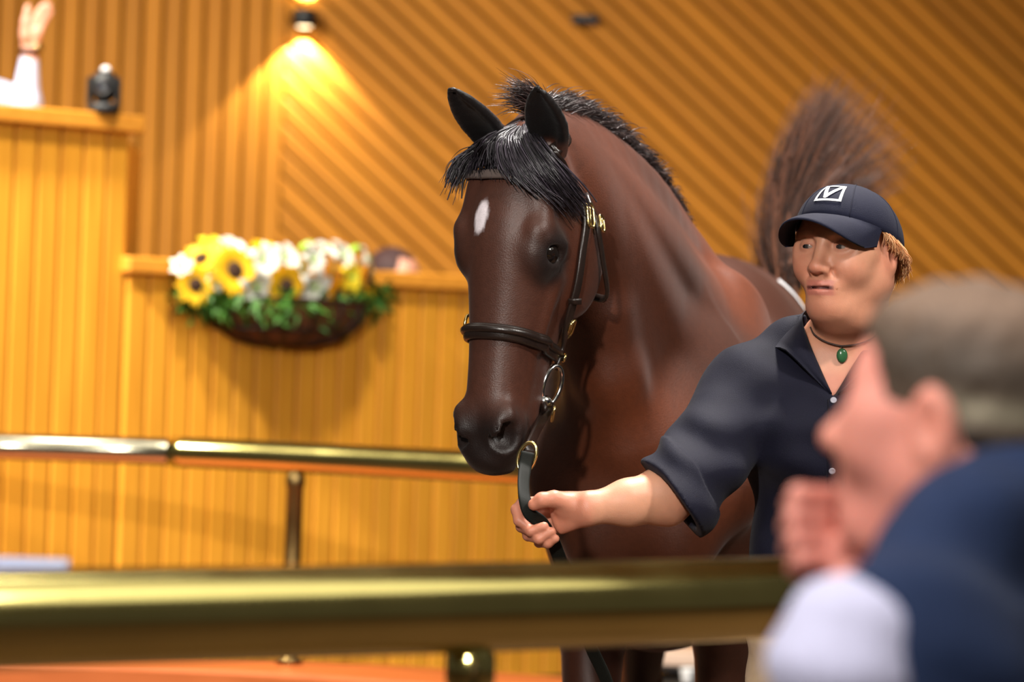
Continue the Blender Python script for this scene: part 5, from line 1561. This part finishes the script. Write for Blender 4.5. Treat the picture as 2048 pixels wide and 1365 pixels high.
def stem(c, back, parent):
    tgt = bc + E * np.clip((c - bc) @ E * 0.7, -.24, .24) + NO * 0.09 + UPV * -0.04
    obj('stem', *tube(catmull([c - back * 0.005, (c + tgt) / 2 - back * 0.02, tgt], 8), 0.004, 6), M_GRN, parent)
def sunflower(px, py, off, r, face, label, tone=M_YEL):
    c = on_ros(px, py, off); f = nrm(NO * face[0] + E * face[1] + UPV * face[2]); o = empty('sunflower', c, label, 'sunflower', 'sunflowers in the basket')
    petal_ring(c, f, 15, r * .30, r, r * .17, r * .10).obj('petals', tone, o)
    petal_ring(c - f * 0.004, f, 15, r * .30, r * .95, r * .17, r * .02, 0.2).obj('back_petals', tone, o)
    obj('seed_disc', *sphere(c + f * 0.004, (r * .36, r * .36, r * .16), 18, 8, np.stack([nrm(np.cross(f, (0.1, 0.2, 1))), np.cross(f, nrm(np.cross(f, (0.1, 0.2, 1)))), f], 1)), M_SEED, o)
    stem(c, f, o)
def lily(px, py, off, r, face, label, tone=M_WHT):
    c = on_ros(px, py, off); f = nrm(NO * face[0] + E * face[1] + UPV * face[2]); o = empty('lily', c, label, 'lily', 'lilies in the basket')
    petal_ring(c - f * r * .3, f, 6, r * .06, r, r * .30, r * .55, RNG.random(), r * .15).obj('petals', tone, o)
    a = nrm(np.cross(f, (0.3, 0.2, 1))); b = np.cross(f, a)
    for k in range(4):
        d = a * math.cos(k * 1.57) + b * math.sin(k * 1.57)
        obj('stamen', *tube(np.array([c - f * r * .3, c + d * r * .16 + f * r * .3]), 0.0022, 5), M_LIM, o)
    stem(c - f * r * .3, f, o)
K = 1.14 / 590.0
for a in ((469, 541, .17, 44, (1, -.1, .15), 'largest sunflower, left of the basket\'s middle'),
          (391, 570, .13, 36, (1, -.35, -.1), 'sunflower at the lower left end of the basket'),
          (571, 574, .20, 42, (1, .05, -.15), 'sunflower at the lower middle of the basket'),
          (675, 590, .17, 32, (1, .35, -.35), 'small drooping sunflower right of the big white lily'),
          (737, 562, .12, 36, (1, .75, .05), 'sunflower at the right end of the basket, turned sideways'),
          (402, 519, .10, 36, (.5, -.7, .6), 'sunflower at the upper left end, turned away'),
          (536, 502, .09, 34, (.5, 0, .9), 'sunflower facing up behind the white lilies')):
    sunflower(a[0], a[1], a[2], a[3] * K, a[4], a[5])
for a in ((464, 500, .10, 36, (.7, 0, .7), 'white lily above the largest sunflower', M_WHT), (362, 534, .11, 22, (.8, -.5, .3), 'small pale lily at the far left of the basket', M_WHT),
          (528, 522, .16, 34, (1, -.1, .3), 'white lily right of the largest sunflower', M_WHT), (572, 516, .15, 34, (1, .1, .5), 'white lily in the upper middle of the basket', M_WHT),
          (626, 520, .15, 32, (.9, .2, .3), 'white lily above the big drooping one', M_WHT), (652, 500, .10, 28, (.6, .2, .8), 'white lily standing tallest right of the middle', M_WHT),
          (686, 512, .12, 32, (.9, .3, .5), 'white lily behind the yellow one', M_WHT), (732, 520, .10, 32, (.7, .8, .4), 'white lily reaching out at the upper right', M_WHT),
          (434, 562, .15, 24, (1, -.2, -.3), 'white lily bud between the two left sunflowers', M_WHT), (512, 574, .19, 36, (1, -.05, -.4), 'white lily hanging left of the lower middle sunflower', M_WHT),
          (628, 574, .20, 40, (1, .1, -.3), 'big white lily right of the lower middle sunflower', M_WHT), (702, 556, .16, 32, (1, .3, .2), 'lemon-yellow lily near the right end', M_YEL2),
          (425, 498, .10, 30, (.8, -.2, .7), 'lemon-yellow lily at the upper left', M_YEL2)):
    lily(a[0], a[1], a[2], a[3] * K, a[4], a[5], a[6])
# two lime buds
for (px, py, lb) in ((612, 492, 'lime-green bud at the top of the flowers, left one'), (706, 500, 'lime-green bud at the top right of the flowers')):
    c = on_ros(px, py, .10); o = empty('flower_bud', c, lb, 'bud', 'lime buds')
    obj('bud', *sphere(c, (.034, .014, .016), 12, 8, np.stack([nrm(E + UPV * 0.5), np.cross(nrm(E + UPV * 0.5), NO), NO], 1)), M_LIM, o)
    stem(c, NO, o)
# foliage
n = 520; mb = MB()
for i in range(n):
    px = 350 + 420 * RNG.random(); py = 600 + RNG.normal() * 14 + (10 if 420 < px < 720 else -8); off = .05 + .20 * RNG.random() * math.sin(math.pi * np.clip((px - 340) / 440, .05, .95))
    c = on_ros(px, py, off); d = nrm(RNG.normal(size=3) * 0.8 + NO * 0.6 - UPV * 0.35 + E * (px - 560) / 400); s = nrm(np.cross(d, RNG.normal(size=3))); L = .035 + .035 * RNG.random()
    pts = np.array([c, c + d * L * .5 + s * L * .2, c + d * L - UPV * .012, c + d * L * .5 - s * L * .2]); nn = nrm(np.cross(d, s)) * .0012
    mb.add(np.concatenate([pts, pts + nn]), [(0, 1, 2, 3), (7, 6, 5, 4)])
mb.obj('foliage', M_GRN, None, False, label='green foliage filling the basket beneath the flowers', cat='foliage', kind='stuff')
